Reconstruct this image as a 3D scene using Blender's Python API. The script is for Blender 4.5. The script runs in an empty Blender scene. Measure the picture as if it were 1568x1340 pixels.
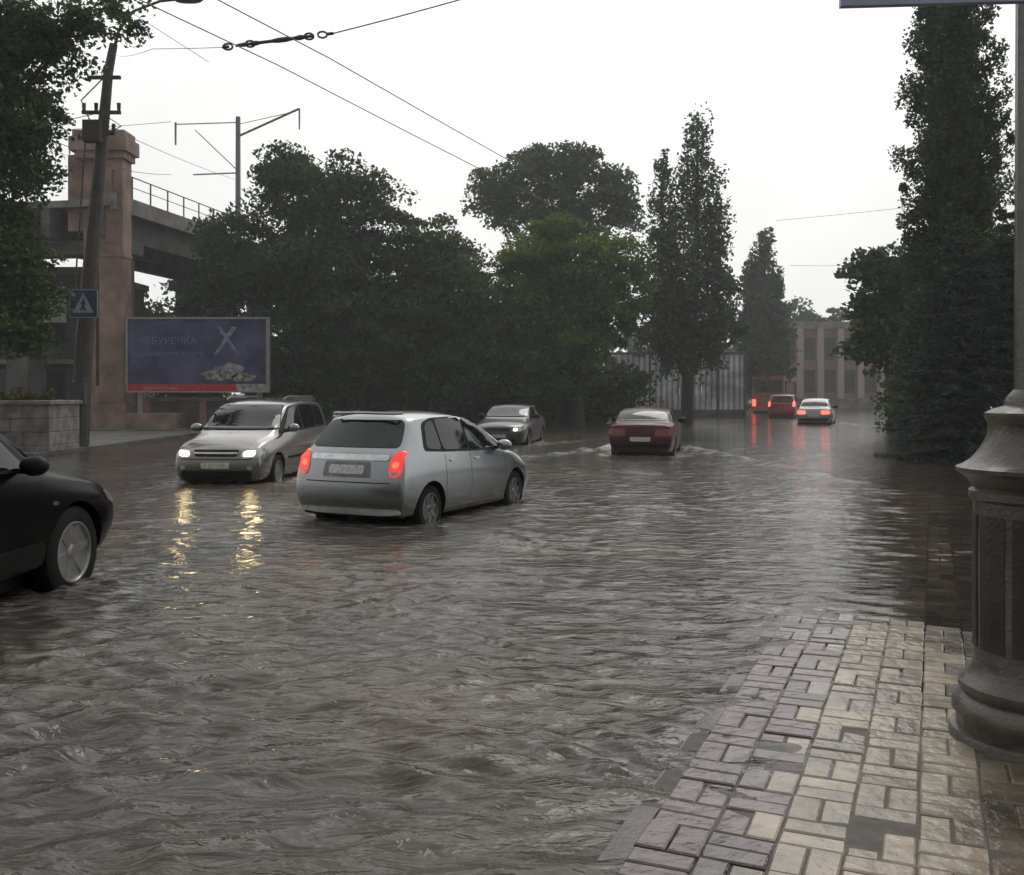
import bpy, bmesh, math, random
import numpy as np
from mathutils import Vector, Matrix
from mathutils.bvhtree import BVHTree
random.seed(7); rng=np.random.default_rng(7)
D=bpy.data; C=bpy.context
scene=C.scene
SEA=-0.13      # road bed below flood level (water level is z=0)

# ------------------------------------------------------------------ materials
def nodes(m):
    m.use_nodes=True; nt=m.node_tree; return nt,nt.nodes,nt.links
def mat(name,base,rough=0.5,metal=0.0,var=0.15,scale=6.0,bump=0.0,bscale=40.0,coat=0.0,emis=None,estr=0.0,spec=0.5):
    m=D.materials.new(name); nt,N,L=nodes(m); b=N['Principled BSDF']
    tc=N.new('ShaderNodeTexCoord'); no=N.new('ShaderNodeTexNoise'); no.inputs['Scale'].default_value=scale; no.inputs['Detail'].default_value=6
    L.new(tc.outputs['Object'],no.inputs['Vector'])
    mx=N.new('ShaderNodeMix'); mx.data_type='RGBA'
    mx.inputs[6].default_value=(*[c*(1-var) for c in base],1); mx.inputs[7].default_value=(*[min(1,c*(1+var)) for c in base],1)
    mr=N.new('ShaderNodeMapRange'); mr.inputs['From Min'].default_value=.35; mr.inputs['From Max'].default_value=.65
    L.new(no.outputs['Fac'],mr.inputs['Value']); L.new(mr.outputs[0],mx.inputs[0]); L.new(mx.outputs[2],b.inputs['Base Color'])
    b.inputs['Roughness'].default_value=rough; b.inputs['Metallic'].default_value=metal; b.inputs['Coat Weight'].default_value=coat
    b.inputs['Coat Roughness'].default_value=0.06
    b.inputs['Specular IOR Level'].default_value=spec
    if bump>0:
        n2=N.new('ShaderNodeTexNoise'); n2.inputs['Scale'].default_value=bscale; n2.inputs['Detail'].default_value=8
        L.new(tc.outputs['Object'],n2.inputs['Vector'])
        bp=N.new('ShaderNodeBump'); bp.inputs['Strength'].default_value=bump; bp.inputs['Distance'].default_value=0.02
        L.new(n2.outputs['Fac'],bp.inputs['Height']); L.new(bp.outputs['Normal'],b.inputs['Normal'])
    if emis:
        b.inputs['Emission Color'].default_value=(*emis,1); b.inputs['Emission Strength'].default_value=estr
    return m
def paint(name,base,seams,zbelt,metal=0.55,rough=0.32,dirt=0.35,coat=0.8,spec=.5):
    m=D.materials.new(name); nt,N,L=nodes(m); b=N['Principled BSDF']
    tc=N.new('ShaderNodeTexCoord'); sp=N.new('ShaderNodeSeparateXYZ'); L.new(tc.outputs['Object'],sp.inputs[0])
    acc=None
    for s in seams:
        a=N.new('ShaderNodeMath'); a.operation='COMPARE'; L.new(sp.outputs['X'],a.inputs[0]); a.inputs[1].default_value=s; a.inputs[2].default_value=0.008
        if acc is None: acc=a
        else:
            q=N.new('ShaderNodeMath'); q.operation='MAXIMUM'; L.new(acc.outputs[0],q.inputs[0]); L.new(a.outputs[0],q.inputs[1]); acc=q
    lt=N.new('ShaderNodeMath'); lt.operation='LESS_THAN'; L.new(sp.outputs['Z'],lt.inputs[0]); lt.inputs[1].default_value=zbelt
    gt=N.new('ShaderNodeMath'); gt.operation='GREATER_THAN'; L.new(sp.outputs['Z'],gt.inputs[0]); gt.inputs[1].default_value=0.3
    p=N.new('ShaderNodeMath'); p.operation='MULTIPLY'; L.new(lt.outputs[0],p.inputs[0]); L.new(gt.outputs[0],p.inputs[1])
    p2=N.new('ShaderNodeMath'); p2.operation='MULTIPLY'; L.new(p.outputs[0],p2.inputs[0]); L.new(acc.outputs[0],p2.inputs[1])
    no=N.new('ShaderNodeTexNoise'); no.inputs['Scale'].default_value=2.5; no.inputs['Detail'].default_value=8; L.new(tc.outputs['Object'],no.inputs['Vector'])
    mr=N.new('ShaderNodeMapRange'); mr.inputs['From Min'].default_value=0.75; mr.inputs['From Max'].default_value=0.2; mr.inputs['To Max'].default_value=dirt*2
    L.new(sp.outputs['Z'],mr.inputs['Value'])
    dm=N.new('ShaderNodeMath'); dm.operation='MULTIPLY'; L.new(mr.outputs[0],dm.inputs[0]); L.new(no.outputs['Fac'],dm.inputs[1])
    mx=N.new('ShaderNodeMix'); mx.data_type='RGBA'; mx.inputs[6].default_value=(*base,1); mx.inputs[7].default_value=(0.10,0.08,0.055,1)
    L.new(dm.outputs[0],mx.inputs[0])
    m2=N.new('ShaderNodeMix'); m2.data_type='RGBA'; L.new(p2.outputs[0],m2.inputs[0]); L.new(mx.outputs[2],m2.inputs[6]); m2.inputs[7].default_value=(0.008,0.008,0.008,1)
    L.new(m2.outputs[2],b.inputs['Base Color'])
    b.inputs['Metallic'].default_value=metal; b.inputs['Roughness'].default_value=rough
    b.inputs['Coat Weight'].default_value=coat; b.inputs['Coat Roughness'].default_value=0.05; b.inputs['Specular IOR Level'].default_value=spec
    vo=N.new('ShaderNodeTexNoise'); vo.inputs['Scale'].default_value=55; L.new(tc.outputs['Object'],vo.inputs['Vector'])
    bp=N.new('ShaderNodeBump'); bp.inputs['Strength'].default_value=0.08; bp.inputs['Distance'].default_value=0.01
    L.new(vo.outputs['Fac'],bp.inputs['Height']); L.new(bp.outputs['Normal'],b.inputs['Coat Normal'])
    return m
def leafmat(name,dark,light,trans=0.25):
    m=D.materials.new(name); nt,N,L=nodes(m); b=N['Principled BSDF']; out=N['Material Output']
    at=N.new('ShaderNodeAttribute'); at.attribute_name='shade'
    mx=N.new('ShaderNodeMix'); mx.data_type='RGBA'; mx.inputs[6].default_value=(*dark,1); mx.inputs[7].default_value=(*light,1)
    L.new(at.outputs['Fac'],mx.inputs[0])
    df=N.new('ShaderNodeBsdfDiffuse'); L.new(mx.outputs[2],df.inputs['Color'])
    t=N.new('ShaderNodeBsdfTranslucent'); L.new(mx.outputs[2],t.inputs['Color'])
    g=N.new('ShaderNodeBsdfGlossy'); g.inputs['Roughness'].default_value=.45; g.inputs['Color'].default_value=(1,1,1,1)
    ms=N.new('ShaderNodeMixShader'); ms.inputs[0].default_value=trans
    L.new(df.outputs[0],ms.inputs[1]); L.new(t.outputs[0],ms.inputs[2])
    m2=N.new('ShaderNodeMixShader'); m2.inputs[0].default_value=0.02; L.new(ms.outputs[0],m2.inputs[1]); L.new(g.outputs[0],m2.inputs[2])
    N.remove(b); L.new(m2.outputs[0],out.inputs['Surface'])
    return m

M_glass=mat('car_glass',(0.010,0.012,0.013),0.05,0,0.1,spec=0.5)
M_black=mat('black_plastic',(0.010,0.010,0.010),0.5,spec=.2)
M_tyre=mat('tyre_rubber',(0.012,0.012,0.012),0.7,bump=0.2,spec=.2)
M_rim=mat('alloy',(0.26,0.26,0.26),0.35,0.6)
M_rimd=mat('alloy_dull',(0.16,0.16,0.16),0.4,0.8)
M_chrome=mat('chrome',(0.6,0.6,0.62),0.15,1.0)
M_red=mat('tail_lens_dim',(0.10,0.006,0.006),0.15,emis=(1,0.03,0.02),estr=0.02,coat=1)
M_redlit=mat('tail_lens_lit',(0.4,0.01,0.01),0.15,emis=(1,0.05,0.03),estr=0.75,coat=1)
M_redhot=mat('tail_lens_bright',(0.5,0.01,0.01),0.15,emis=(1,0.08,0.05),estr=4,coat=1)
M_head=mat('headlamp_lit',(0.8,0.8,0.7),0.1,emis=(1.0,0.76,0.36),estr=34)
M_heads=mat('headlamp_soft',(0.8,0.8,0.7),0.1,emis=(1.0,0.85,0.55),estr=4)
M_lens=mat('lamp_lens',(0.40,0.41,0.42),0.12,0.3,coat=1)
M_plate=mat('number_plate',(0.50,0.50,0.48),0.4,var=0.25,scale=25)
M_white=mat('white_trim',(0.6,0.6,0.6),0.35)
M_concrete=mat('concrete',(0.20,0.19,0.175),0.75,var=0.3,scale=1.5,bump=0.3)
M_concdark=mat('concrete_dark',(0.085,0.085,0.08),0.8,var=0.35,scale=1.2,bump=0.3)
M_pink=mat('pink_render',(0.25,0.165,0.13),0.75,var=0.4,scale=1.1,bump=0.3)
M_stone=mat('planter_stone',(0.19,0.18,0.155),0.7,var=0.4,scale=3,bump=0.5,bscale=25)
M_bark=mat('bark',(0.035,0.028,0.022),0.85,var=0.4,scale=8,bump=0.8,bscale=18)
M_polewood=mat('pole_concrete',(0.055,0.045,0.038),0.7,var=0.3,scale=3,bump=0.3)
M_wire=mat('wire_metal',(0.09,0.09,0.09),0.5,0.3)
M_iron=mat('cast_iron_paint',(0.066,0.059,0.046),0.42,0.0,var=0.45,scale=5,bump=0.35,bscale=50,coat=0.2)
M_irond=mat('cast_iron_panel',(0.026,0.024,0.020),0.45,0.0,var=0.3,scale=4,bump=0.2)
M_asph=mat('asphalt',(0.05,0.05,0.05),0.5,var=0.3,scale=1.5,bump=0.4)
M_soil=mat('soil',(0.05,0.042,0.03),0.85,var=0.4,scale=2,bump=0.5)

# ------------------------------------------------------------------ helpers
def link(o,parent=None):
    scene.collection.objects.link(o)
    if parent: o.parent=parent
    return o
def empty(name,loc=(0,0,0),rz=0.0):
    e=D.objects.new(name,None); e.empty_display_size=0.3; e.location=loc; e.rotation_euler=(0,0,rz); return link(e)
class MB:
    def __init__(s): s.v=[];s.f=[];s.m=[]
    def add(s,vs,fs,mi=0):
        b=len(s.v); s.v+= [tuple(p) for p in vs]; s.f+=[tuple(i+b for i in f) for f in fs]; s.m+=[mi]*len(fs)
    def box(s,x0,x1,y0,y1,z0,z1,mi=0,M=None):
        vs=[Vector(p) for p in [(x0,y0,z0),(x1,y0,z0),(x1,y1,z0),(x0,y1,z0),(x0,y0,z1),(x1,y0,z1),(x1,y1,z1),(x0,y1,z1)]]
        if M: vs=[M@p for p in vs]
        s.add(vs,[(0,3,2,1),(4,5,6,7),(0,1,5,4),(1,2,6,5),(2,3,7,6),(3,0,4,7)],mi)
    def tube(s,pts,rads,n=8,mi=0):
        pts=[Vector(p) for p in pts]
        if not isinstance(rads,(list,tuple)): rads=[rads]*len(pts)
        vs=[];fs=[]; prev=None
        for i,p in enumerate(pts):
            t=(pts[min(i+1,len(pts)-1)]-pts[max(i-1,0)]).normalized()
            if prev is None:
                a=Vector((0,0,1)) if abs(t.z)<0.9 else Vector((1,0,0)); u=t.cross(a).normalized()
            else: u=(prev-t*prev.dot(t)).normalized()
            prev=u; w=t.cross(u)
            for k in range(n):
                an=2*math.pi*k/n; vs.append(p+(u*math.cos(an)+w*math.sin(an))*rads[i])
        for i in range(len(pts)-1):
            for k in range(n):
                a=i*n+k;b=i*n+(k+1)%n; fs.append((a,b,b+n,a+n))
        fs.append(tuple(range(n-1,-1,-1))); fs.append(tuple(range((len(pts)-1)*n,len(pts)*n)))
        s.add(vs,fs,mi)
    def lathe(s,prof,n=32,mi=0,M=None,flute=0):
        vs=[];fs=[]
        for (r,z) in prof:
            for k in range(n):
                an=2*math.pi*k/n; rr=r*(1-(flute if k%2 else 0)); p=Vector((rr*math.cos(an),rr*math.sin(an),z)); vs.append(M@p if M else p)
        for i in range(len(prof)-1):
            for k in range(n):
                a=i*n+k;b=i*n+(k+1)%n; fs.append((a,b,b+n,a+n))
        fs.append(tuple(range(n-1,-1,-1))); fs.append(tuple(range((len(prof)-1)*n,len(prof)*n)))
        s.add(vs,fs,mi)
    def obj(s,name,mats,parent=None,smooth=False,bevel=0,loc=None):
        me=D.meshes.new(name); me.from_pydata(s.v,[],s.f)
        for m in (mats if isinstance(mats,(list,tuple)) else [mats]): me.materials.append(m)
        me.polygons.foreach_set('material_index',s.m)
        if smooth: me.polygons.foreach_set('use_smooth',[True]*len(s.f))
        me.update(); o=D.objects.new(name,me); link(o,parent)
        if loc: o.location=loc
        if smooth:
            bm=bmesh.new(); bm.from_mesh(me)
            for e in bm.edges:
                if len(e.link_faces)==2 and e.calc_face_angle(0)>0.7: e.smooth=False
            bm.to_mesh(me); bm.free()
        if bevel:
            b=o.modifiers.new('bev','BEVEL'); b.width=bevel; b.segments=2; b.limit_method='ANGLE'
        return o

# ------------------------------------------------------------------ world / sun / camera
w=D.worlds.new('World'); scene.world=w; w.use_nodes=True; N=w.node_tree.nodes; L=w.node_tree.links
bg=N['Background']; bg.inputs['Strength'].default_value=0.12
sky=N.new('ShaderNodeTexSky'); sky.sky_type='NISHITA'; sky.sun_disc=False
sky.sun_elevation=math.radians(52); sky.sun_rotation=math.radians(20); sky.air_density=2; sky.dust_density=6
hs=N.new('ShaderNodeHueSaturation'); hs.inputs['Saturation'].default_value=0.12; L.new(sky.outputs[0],hs.inputs['Color'])
tc=N.new('ShaderNodeTexCoord'); sp=N.new('ShaderNodeSeparateXYZ'); L.new(tc.outputs['Generated'],sp.inputs[0])
cn=N.new('ShaderNodeTexNoise'); cn.inputs['Scale'].default_value=1.6; cn.inputs['Detail'].default_value=5; cn.inputs['Distortion'].default_value=0.5
L.new(tc.outputs['Generated'],cn.inputs['Vector'])
cr=N.new('ShaderNodeValToRGB'); cr.color_ramp.elements[0].position=0.3; cr.color_ramp.elements[0].color=(8.0,8.1,8.15,1)
cr.color_ramp.elements[1].position=0.6; cr.color_ramp.elements[1].color=(10.4,10.4,10.3,1); L.new(cn.outputs['Fac'],cr.inputs[0])
mx=N.new('ShaderNodeMix'); mx.data_type='RGBA'; mx.inputs[0].default_value=0.85; L.new(hs.outputs[0],mx.inputs[6]); L.new(cr.outputs[0],mx.inputs[7])
mr=N.new('ShaderNodeMapRange'); mr.inputs['From Min'].default_value=-0.8; mr.inputs['From Max'].default_value=0.35; mr.inputs['To Min'].default_value=0.36; mr.inputs['To Max'].default_value=1.0
L.new(sp.outputs['Y'],mr.inputs['Value'])
ml=N.new('ShaderNodeVectorMath'); ml.operation='SCALE'; L.new(mx.outputs[2],ml.inputs[0]); L.new(mr.outputs[0],ml.inputs['Scale']); L.new(ml.outputs[0],bg.inputs['Color'])
sd=D.lights.new('sun','SUN'); sd.energy=0.6; sd.angle=math.radians(25); sd.color=(1,0.97,0.93)
so=D.objects.new('sun',sd); so.rotation_euler=(math.radians(-38),0,math.radians(-20)); link(so)
cd=D.cameras.new('camera'); cam=D.objects.new('camera',cd); link(cam); cam.location=(0,0,1.65); cam.rotation_euler=(math.radians(90),0,0)
cd.sensor_width=36; cd.lens=34.4; cd.shift_y=-0.0446; cd.clip_end=2000; cd.clip_start=0.05; scene.camera=cam
scene.view_settings.view_transform='Standard'; scene.view_settings.look='None'; scene.view_settings.exposure=0
# rain mist filling the street
g=MB(); g.box(-90,90,9,170,-0.5,38)
hm=D.materials.new('rain_mist'); nt,N,L=nodes(hm); N.remove(N['Principled BSDF']); vs=N.new('ShaderNodeVolumeScatter'); vs.inputs['Density'].default_value=0.0018; vs.inputs['Anisotropy'].default_value=0.2; vs.inputs['Color'].default_value=(.97,.98,1,1)
L.new(vs.outputs[0],N['Material Output'].inputs['Volume']); g.obj('rain_mist',hm)

# ------------------------------------------------------------------ kerb line
PH=math.atan(0.43); U=Vector((math.sin(PH),math.cos(PH),0)); V=Vector((math.cos(PH),-math.sin(PH),0))
K=[(-4.5,-7.75),(0.27,3.34),(3.09,9.9),(11.9,31),(20.5,54),(34,90),(60,150)]
ky=np.array([k[1] for k in K]); kx=np.array([k[0] for k in K])
def kerb_x(y): return np.interp(y,ky,kx)

# ------------------------------------------------------------------ ground
g=MB(); g.add([(-400,-200,SEA-0.02),(400,-200,SEA-0.02),(400,700,SEA-0.02),(-400,700,SEA-0.02)],[(0,1,2,3)]); g.obj('ground',M_soil)
g=MB(); g.add([(-60,-20,SEA),(60,-20,SEA),(90,160,SEA),(-30,160,SEA)],[(0,1,2,3)]); g.obj('road',M_asph)

# cars footprint for wakes: (x,y,heading from +Y toward +X,len,wid,strength)
WAKES=[(-1.20,13.95,26,3.85,1.68,0.6),(-5.0,19.5,188,4.3,1.74,0.8),(-0.05,32.0,191,4.3,1.7,1.5),(3.75,27.0,13,4.3,1.7,2.8),(-4.75,7.25,6,4.3,1.8,0.6),(15.9,51,22,4.3,1.8,1.2)]
# ------------------------------------------------------------------ flood water
def axis_y():
    a=[0.6]
    while a[-1]<125: a.append(a[-1]+0.012+0.0052*a[-1])
    return np.array(a)
def axis_x():
    a=[0.0]
    while a[-1]<75: a.append(a[-1]+(0.036 if a[-1]<7 else 0.036+0.02*(a[-1]-7)))
    a=np.array(a); return np.concatenate([-a[:0:-1],a])
ax,ay=axis_x(),axis_y(); X,Y=np.meshgrid(ax,ay); nx,ny=len(ax),len(ay)
SP=0.012+0.0052*Y
H=np.zeros_like(X)
wx=X+0.22*np.sin(0.9*Y+0.4*X)+0.10*np.sin(2.3*X+1.1*Y)+.05*np.sin(5.1*Y-3*X); wy=Y+0.2*np.sin(1.1*X-0.3*Y)+0.1*np.sin(2.9*Y+1.7*X)+.05*np.sin(5.7*X+2*Y)
for i in range(110):
    lam=0.10*(10**(rng.random()*0.84)); th=math.radians(90-8)+rng.normal()*0.5
    k=2*math.pi/lam; a=lam*0.0056*(1.0 if lam<0.36 else 0.62)
    ph=rng.random()*6.28
    att=np.clip((lam/(SP*2.4))-1,0,1)
    s=np.sin(k*(wx*math.cos(th)+wy*math.sin(th))+ph)
    H+=att*a*(s-0.25*np.cos(2*(k*(wx*math.cos(th)+wy*math.sin(th))+ph)))
gust=0.8+0.35*np.sin(0.33*X+0.21*Y+1)*np.sin(0.27*Y-0.12*X)+0.35*np.sin(0.9*X+0.7*Y)*np.sin(1.3*Y-.5*X)
H*=np.clip(gust,0.3,1.4)
walk=(X-kerb_x(Y))*math.cos(PH)      # >0 on pavement side
calm=np.clip((walk+0.05)/0.7,0,1)
H*=1-0.85*calm*np.clip((14-Y)/6,0.45,1)
foam=np.zeros_like(X)
for (cx,cy,hd,ln,wd,stg) in WAKES:
    a=math.radians(hd); fx,fy=math.sin(a),math.cos(a)
    lx=(X-cx)*fx+(Y-cy)*fy; ly=(X-cx)*fy-(Y-cy)*fx
    dx=np.maximum(np.abs(lx)-ln/2,0); dy=np.maximum(np.abs(ly)-wd/2,0); d=np.hypot(dx,dy)
    H+=0.028*min(stg,1.6)*np.exp(-((d-0.25)/0.16)**2)*(0.6+0.5*np.sin(5*lx+3*ly))
    beh=ln/2-lx
    vv=np.abs(ly)-wd/2-0.36*beh
    H+=0.05*stg*np.exp(-(vv/0.25)**2)*np.clip(beh/1.0,0,1)*np.exp(-np.clip(beh,0,99)/5)*(.7+.5*np.sin(4*lx+2*ly))
    foam+=stg*(0.7*np.exp(-(d/0.25)**2)+0.9*np.exp(-(vv/0.35)**2)*np.clip(beh/1.0,0,1)*np.exp(-np.clip(beh,0,99)/4))
co=np.stack([X,Y,H],-1).reshape(-1,3)
ii=np.arange(ny-1)[:,None]*nx+np.arange(nx-1)[None,:]
fa=np.stack([ii,ii+1,ii+nx+1,ii+nx],-1).reshape(-1,4)
me=D.meshes.new('water'); me.vertices.add(len(co)); me.vertices.foreach_set('co',co.ravel().astype(np.float32))
me.loops.add(fa.size); me.loops.foreach_set('vertex_index',fa.ravel().astype(np.int32)); me.polygons.add(len(fa))
me.polygons.foreach_set('loop_start',(np.arange(len(fa))*4).astype(np.int32)); me.polygons.foreach_set('use_smooth',np.ones(len(fa),bool)); me.update(calc_edges=True)
for nm,arr in (('calm',calm),('foam',np.clip(foam,0,1.3))):
    at=me.attributes.new(nm,'FLOAT','POINT'); at.data.foreach_set('value',arr.ravel().astype(np.float32))
wm=D.materials.new('flood_water'); nt,N,L=nodes(wm); b=N['Principled BSDF']; out=N['Material Output']
tc=N.new('ShaderNodeTexCoord'); mp=N.new('ShaderNodeMapping'); mp.inputs['Scale'].default_value=(0.6,1.35,1); mp.inputs['Rotation'].default_value=(0,0,0.12); L.new(tc.outputs['Object'],mp.inputs[0])
n1=N.new('ShaderNodeTexNoise'); n1.inputs['Scale'].default_value=6.0; n1.inputs['Detail'].default_value=4; n1.inputs['Roughness'].default_value=.5; n1.inputs['Distortion'].default_value=0.5; L.new(mp.outputs[0],n1.inputs['Vector'])
n2=N.new('ShaderNodeTexNoise'); n2.inputs['Scale'].default_value=0.22; n2.inputs['Detail'].default_value=6; n2.inputs['Distortion'].default_value=1.0; L.new(tc.outputs['Object'],n2.inputs['Vector'])
n2r=N.new('ShaderNodeMapRange'); n2r.inputs['From Min'].default_value=.35; n2r.inputs['From Max'].default_value=.65; L.new(n2.outputs['Fac'],n2r.inputs['Value'])
ac=N.new('ShaderNodeAttribute'); ac.attribute_name='calm'; af=N.new('ShaderNodeAttribute'); af.attribute_name='foam'
bs=N.new('ShaderNodeMapRange'); bs.inputs['To Min'].default_value=1.0; bs.inputs['To Max'].default_value=0.20; L.new(ac.outputs['Fac'],bs.inputs['Value'])
bp=N.new('ShaderNodeBump'); bp.inputs['Distance'].default_value=0.038; L.new(bs.outputs[0],bp.inputs['Strength']); L.new(n1.outputs['Fac'],bp.inputs['Height']); L.new(bp.outputs[0],b.inputs['Normal'])
cm=N.new('ShaderNodeMix'); cm.data_type='RGBA'; cm.inputs[6].default_value=(0.040,0.040,0.037,1); cm.inputs[7].default_value=(0.092,0.072,0.050,1); L.new(n2r.outputs[0],cm.inputs[0])
nf=N.new('ShaderNodeTexNoise'); nf.inputs['Scale'].default_value=7; nf.inputs['Detail'].default_value=8; L.new(mp.outputs[0],nf.inputs['Vector'])
fm=N.new('ShaderNodeMath'); fm.operation='MULTIPLY_ADD'; fm.use_clamp=True; L.new(nf.outputs['Fac'],fm.inputs[0]); fm.inputs[1].default_value=5.0; fm.inputs[2].default_value=-2.3
fp=N.new('ShaderNodeMath'); fp.operation='MULTIPLY'; fp.use_clamp=True; L.new(fm.outputs[0],fp.inputs[0]); L.new(af.outputs['Fac'],fp.inputs[1])
cf=N.new('ShaderNodeMix'); cf.data_type='RGBA'; L.new(fp.outputs[0],cf.inputs[0]); L.new(cm.outputs[2],cf.inputs[6]); cf.inputs[7].default_value=(0.50,0.47,0.42,1); L.new(cf.outputs[2],b.inputs['Base Color'])
b.inputs['IOR'].default_value=1.36; b.inputs['Roughness'].default_value=0.11
tr=N.new('ShaderNodeBsdfTransparent'); tr.inputs[0].default_value=(0.84,0.82,0.79,1); gl=N.new('ShaderNodeBsdfGlossy'); gl.inputs['Roughness'].default_value=0.08; L.new(bp.outputs[0],gl.inputs['Normal'])
fr=N.new('ShaderNodeFresnel'); fr.inputs[0].default_value=1.40; L.new(bp.outputs[0],fr.inputs['Normal'])
m1=N.new('ShaderNodeMixShader'); L.new(fr.outputs[0],m1.inputs[0]); L.new(tr.outputs[0],m1.inputs[1]); L.new(gl.outputs[0],m1.inputs[2])
cq=N.new('ShaderNodeMath'); cq.operation='MULTIPLY'; cq.inputs[1].default_value=.8; L.new(ac.outputs['Fac'],cq.inputs[0])
m2=N.new('ShaderNodeMixShader'); L.new(cq.outputs[0],m2.inputs[0]); L.new(b.outputs[0],m2.inputs[1]); L.new(m1.outputs[0],m2.inputs[2]); L.new(m2.outputs[0],out.inputs['Surface'])
me.materials.append(wm); link(D.objects.new('water',me))

# ------------------------------------------------------------------ pavement of wet block pavers
def pav_z(x,y):
    return float(np.interp(y,[2,4.6,6.0,7.5,14,60],[0.026,0.018,0.004,-0.006,-0.03,-0.06]))+0.006*math.sin(1.7*x+0.6*y)+0.005*math.sin(0.8*x-2.1*y)+.002*math.sin(4.1*x+3.3*y)
pm=D.materials.new('wet_pavers'); nt,N,L=nodes(pm); b=N['Principled BSDF']
at=N.new('ShaderNodeAttribute'); at.attribute_name='pcol'; at.attribute_type='GEOMETRY'
tc=N.new('ShaderNodeTexCoord'); no=N.new('ShaderNodeTexNoise'); no.inputs['Scale'].default_value=2.2; no.inputs['Detail'].default_value=11; no.inputs['Roughness'].default_value=.65; L.new(tc.outputs['Object'],no.inputs['Vector'])
mr=N.new('ShaderNodeMapRange'); mr.inputs['From Min'].default_value=0.32; mr.inputs['From Max'].default_value=0.66; mr.inputs['To Min'].default_value=0.35; mr.inputs['To Max'].default_value=1.25; L.new(no.outputs['Fac'],mr.inputs['Value'])
vs=N.new('ShaderNodeVectorMath'); vs.operation='SCALE'; L.new(at.outputs['Color'],vs.inputs[0]); L.new(mr.outputs[0],vs.inputs['Scale']); L.new(vs.outputs[0],b.inputs['Base Color'])
nr=N.new('ShaderNodeTexNoise'); nr.inputs['Scale'].default_value=1.8; nr.inputs['Detail'].default_value=5; L.new(tc.outputs['Object'],nr.inputs['Vector'])
rr=N.new('ShaderNodeMapRange'); rr.inputs['From Min'].default_value=.35; rr.inputs['From Max'].default_value=.65; rr.inputs['To Min'].default_value=.14; rr.inputs['To Max'].default_value=.45; L.new(nr.outputs['Fac'],rr.inputs['Value']); L.new(rr.outputs[0],b.inputs['Roughness'])
b.inputs['Coat Weight'].default_value=0.55; b.inputs['Coat Roughness'].default_value=0.16
n3=N.new('ShaderNodeTexNoise'); n3.inputs['Scale'].default_value=14; n3.inputs['Detail'].default_value=6; L.new(tc.outputs['Object'],n3.inputs['Vector'])
bp=N.new('ShaderNodeBump'); bp.inputs['Strength'].default_value=0.7; bp.inputs['Distance'].default_value=0.014; L.new(n3.outputs['Fac'],bp.inputs['Height']); L.new(bp.outputs[0],b.inputs['Normal']); L.new(bp.outputs[0],b.inputs['Coat Normal'])
vsl=[];fl=[];cl=[]
O=Vector((0.27,3.34,0))
S=0.235
def brick(u0,u1,v0,v1,colr):
    j=random.uniform(.0025,.005); dz=random.uniform(-0.004,0.004); b0=len(vsl); tl=random.uniform(-.02,.02)
    q=[random.uniform(-.003,.003) for _ in range(4)]
    for (ins,z) in ((0,-0.05),(0,-0.006),(0.007,0)):
        for n_,(uu,vv) in enumerate(((u0+j+ins,v0+j+ins),(u1-j-ins,v0+j+ins),(u1-j-ins,v1-j-ins),(u0+j+ins,v1-j-ins))):
            p=O+U*(uu+q[n_])+V*(vv+q[3-n_]); vsl.append((p.x,p.y,pav_z(p.x,p.y)+z+dz+tl*(uu-u0)))
    for r in (0,4):
        for k in range(4): fl.append((b0+r+k,b0+r+(k+1)%4,b0+r+4+(k+1)%4,b0+r+4+k)); cl.append(colr)
    fl.append((b0+8,b0+9,b0+10,b0+11)); cl.append(colr)
def colof(v,u0):
    if v<0.34: c=(0.135,0.088,0.090)
    elif v<1.08+0.08*math.sin(u0): c=(0.31,0.255,0.180) if random.random()<.9 else (.19,.15,.11)
    else: c=(0.105,0.078,0.050) if random.random()<0.85 else (0.20,0.16,0.11)
    k=random.uniform(0.72,1.12); return (c[0]*k,c[1]*k,c[2]*k,1)
for iu in range(-14,145):
    for iv in range(0,25):
        u0=iu*S; v0=0.08+iv*S
        if (iu+iv)%2==0:
            brick(u0,u0+S/2,v0,v0+S,colof(v0,u0)); brick(u0+S/2,u0+S,v0,v0+S,colof(v0,u0))
        else:
            brick(u0,u0+S,v0,v0+S/2,colof(v0,u0)); brick(u0,u0+S,v0+S/2,v0+S,colof(v0+S/2,u0))
me=D.meshes.new('pavement'); me.from_pydata(vsl,[],fl); me.update()
ca=me.attributes.new('pcol','FLOAT_COLOR','FACE'); ca.data.foreach_set('color',np.array(cl,dtype=np.float32).ravel())
me.materials.append(pm); link(D.objects.new('pavement',me))
g=MB(); n=60; vs_=[];fs_=[]
for i in range(n+1):
    u=-3.4+i*38/n
    for v in (0.0,2,4,6.2):
        p=O+U*u+V*v; vs_.append((p.x,p.y,pav_z(p.x,p.y)-0.012))
for i in range(n):
    for k in range(3): a=i*4+k; fs_.append((a,a+1,a+5,a+4))
g.add(vs_,fs_); g.obj('paving_bed',mat('joint_sand',(0.05,0.04,0.03),0.6,var=0.4,scale=12))
g=MB(); L0=-3.4
while L0<75:
    p=O+U*L0; y=p.y; p0=Vector((float(kerb_x(y)),y,0)); q=Vector((float(kerb_x(y+0.92)),y+0.92,0)); d=(q-p0).normalized(); nn=Vector((d.y,-d.x,0)); z=pav_z(p0.x,p0.y)-0.014+random.uniform(-0.006,0.006)
    q=p0+d*0.985
    vs_=[p0,q,q+nn*0.075,p0+nn*0.075]; g.add([(a.x,a.y,SEA) for a in vs_]+[(a.x,a.y,z) for a in vs_],[(4,7,6,5),(0,1,5,4),(1,2,6,5),(2,3,7,6),(3,0,4,7)]); L0+=1.0
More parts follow.
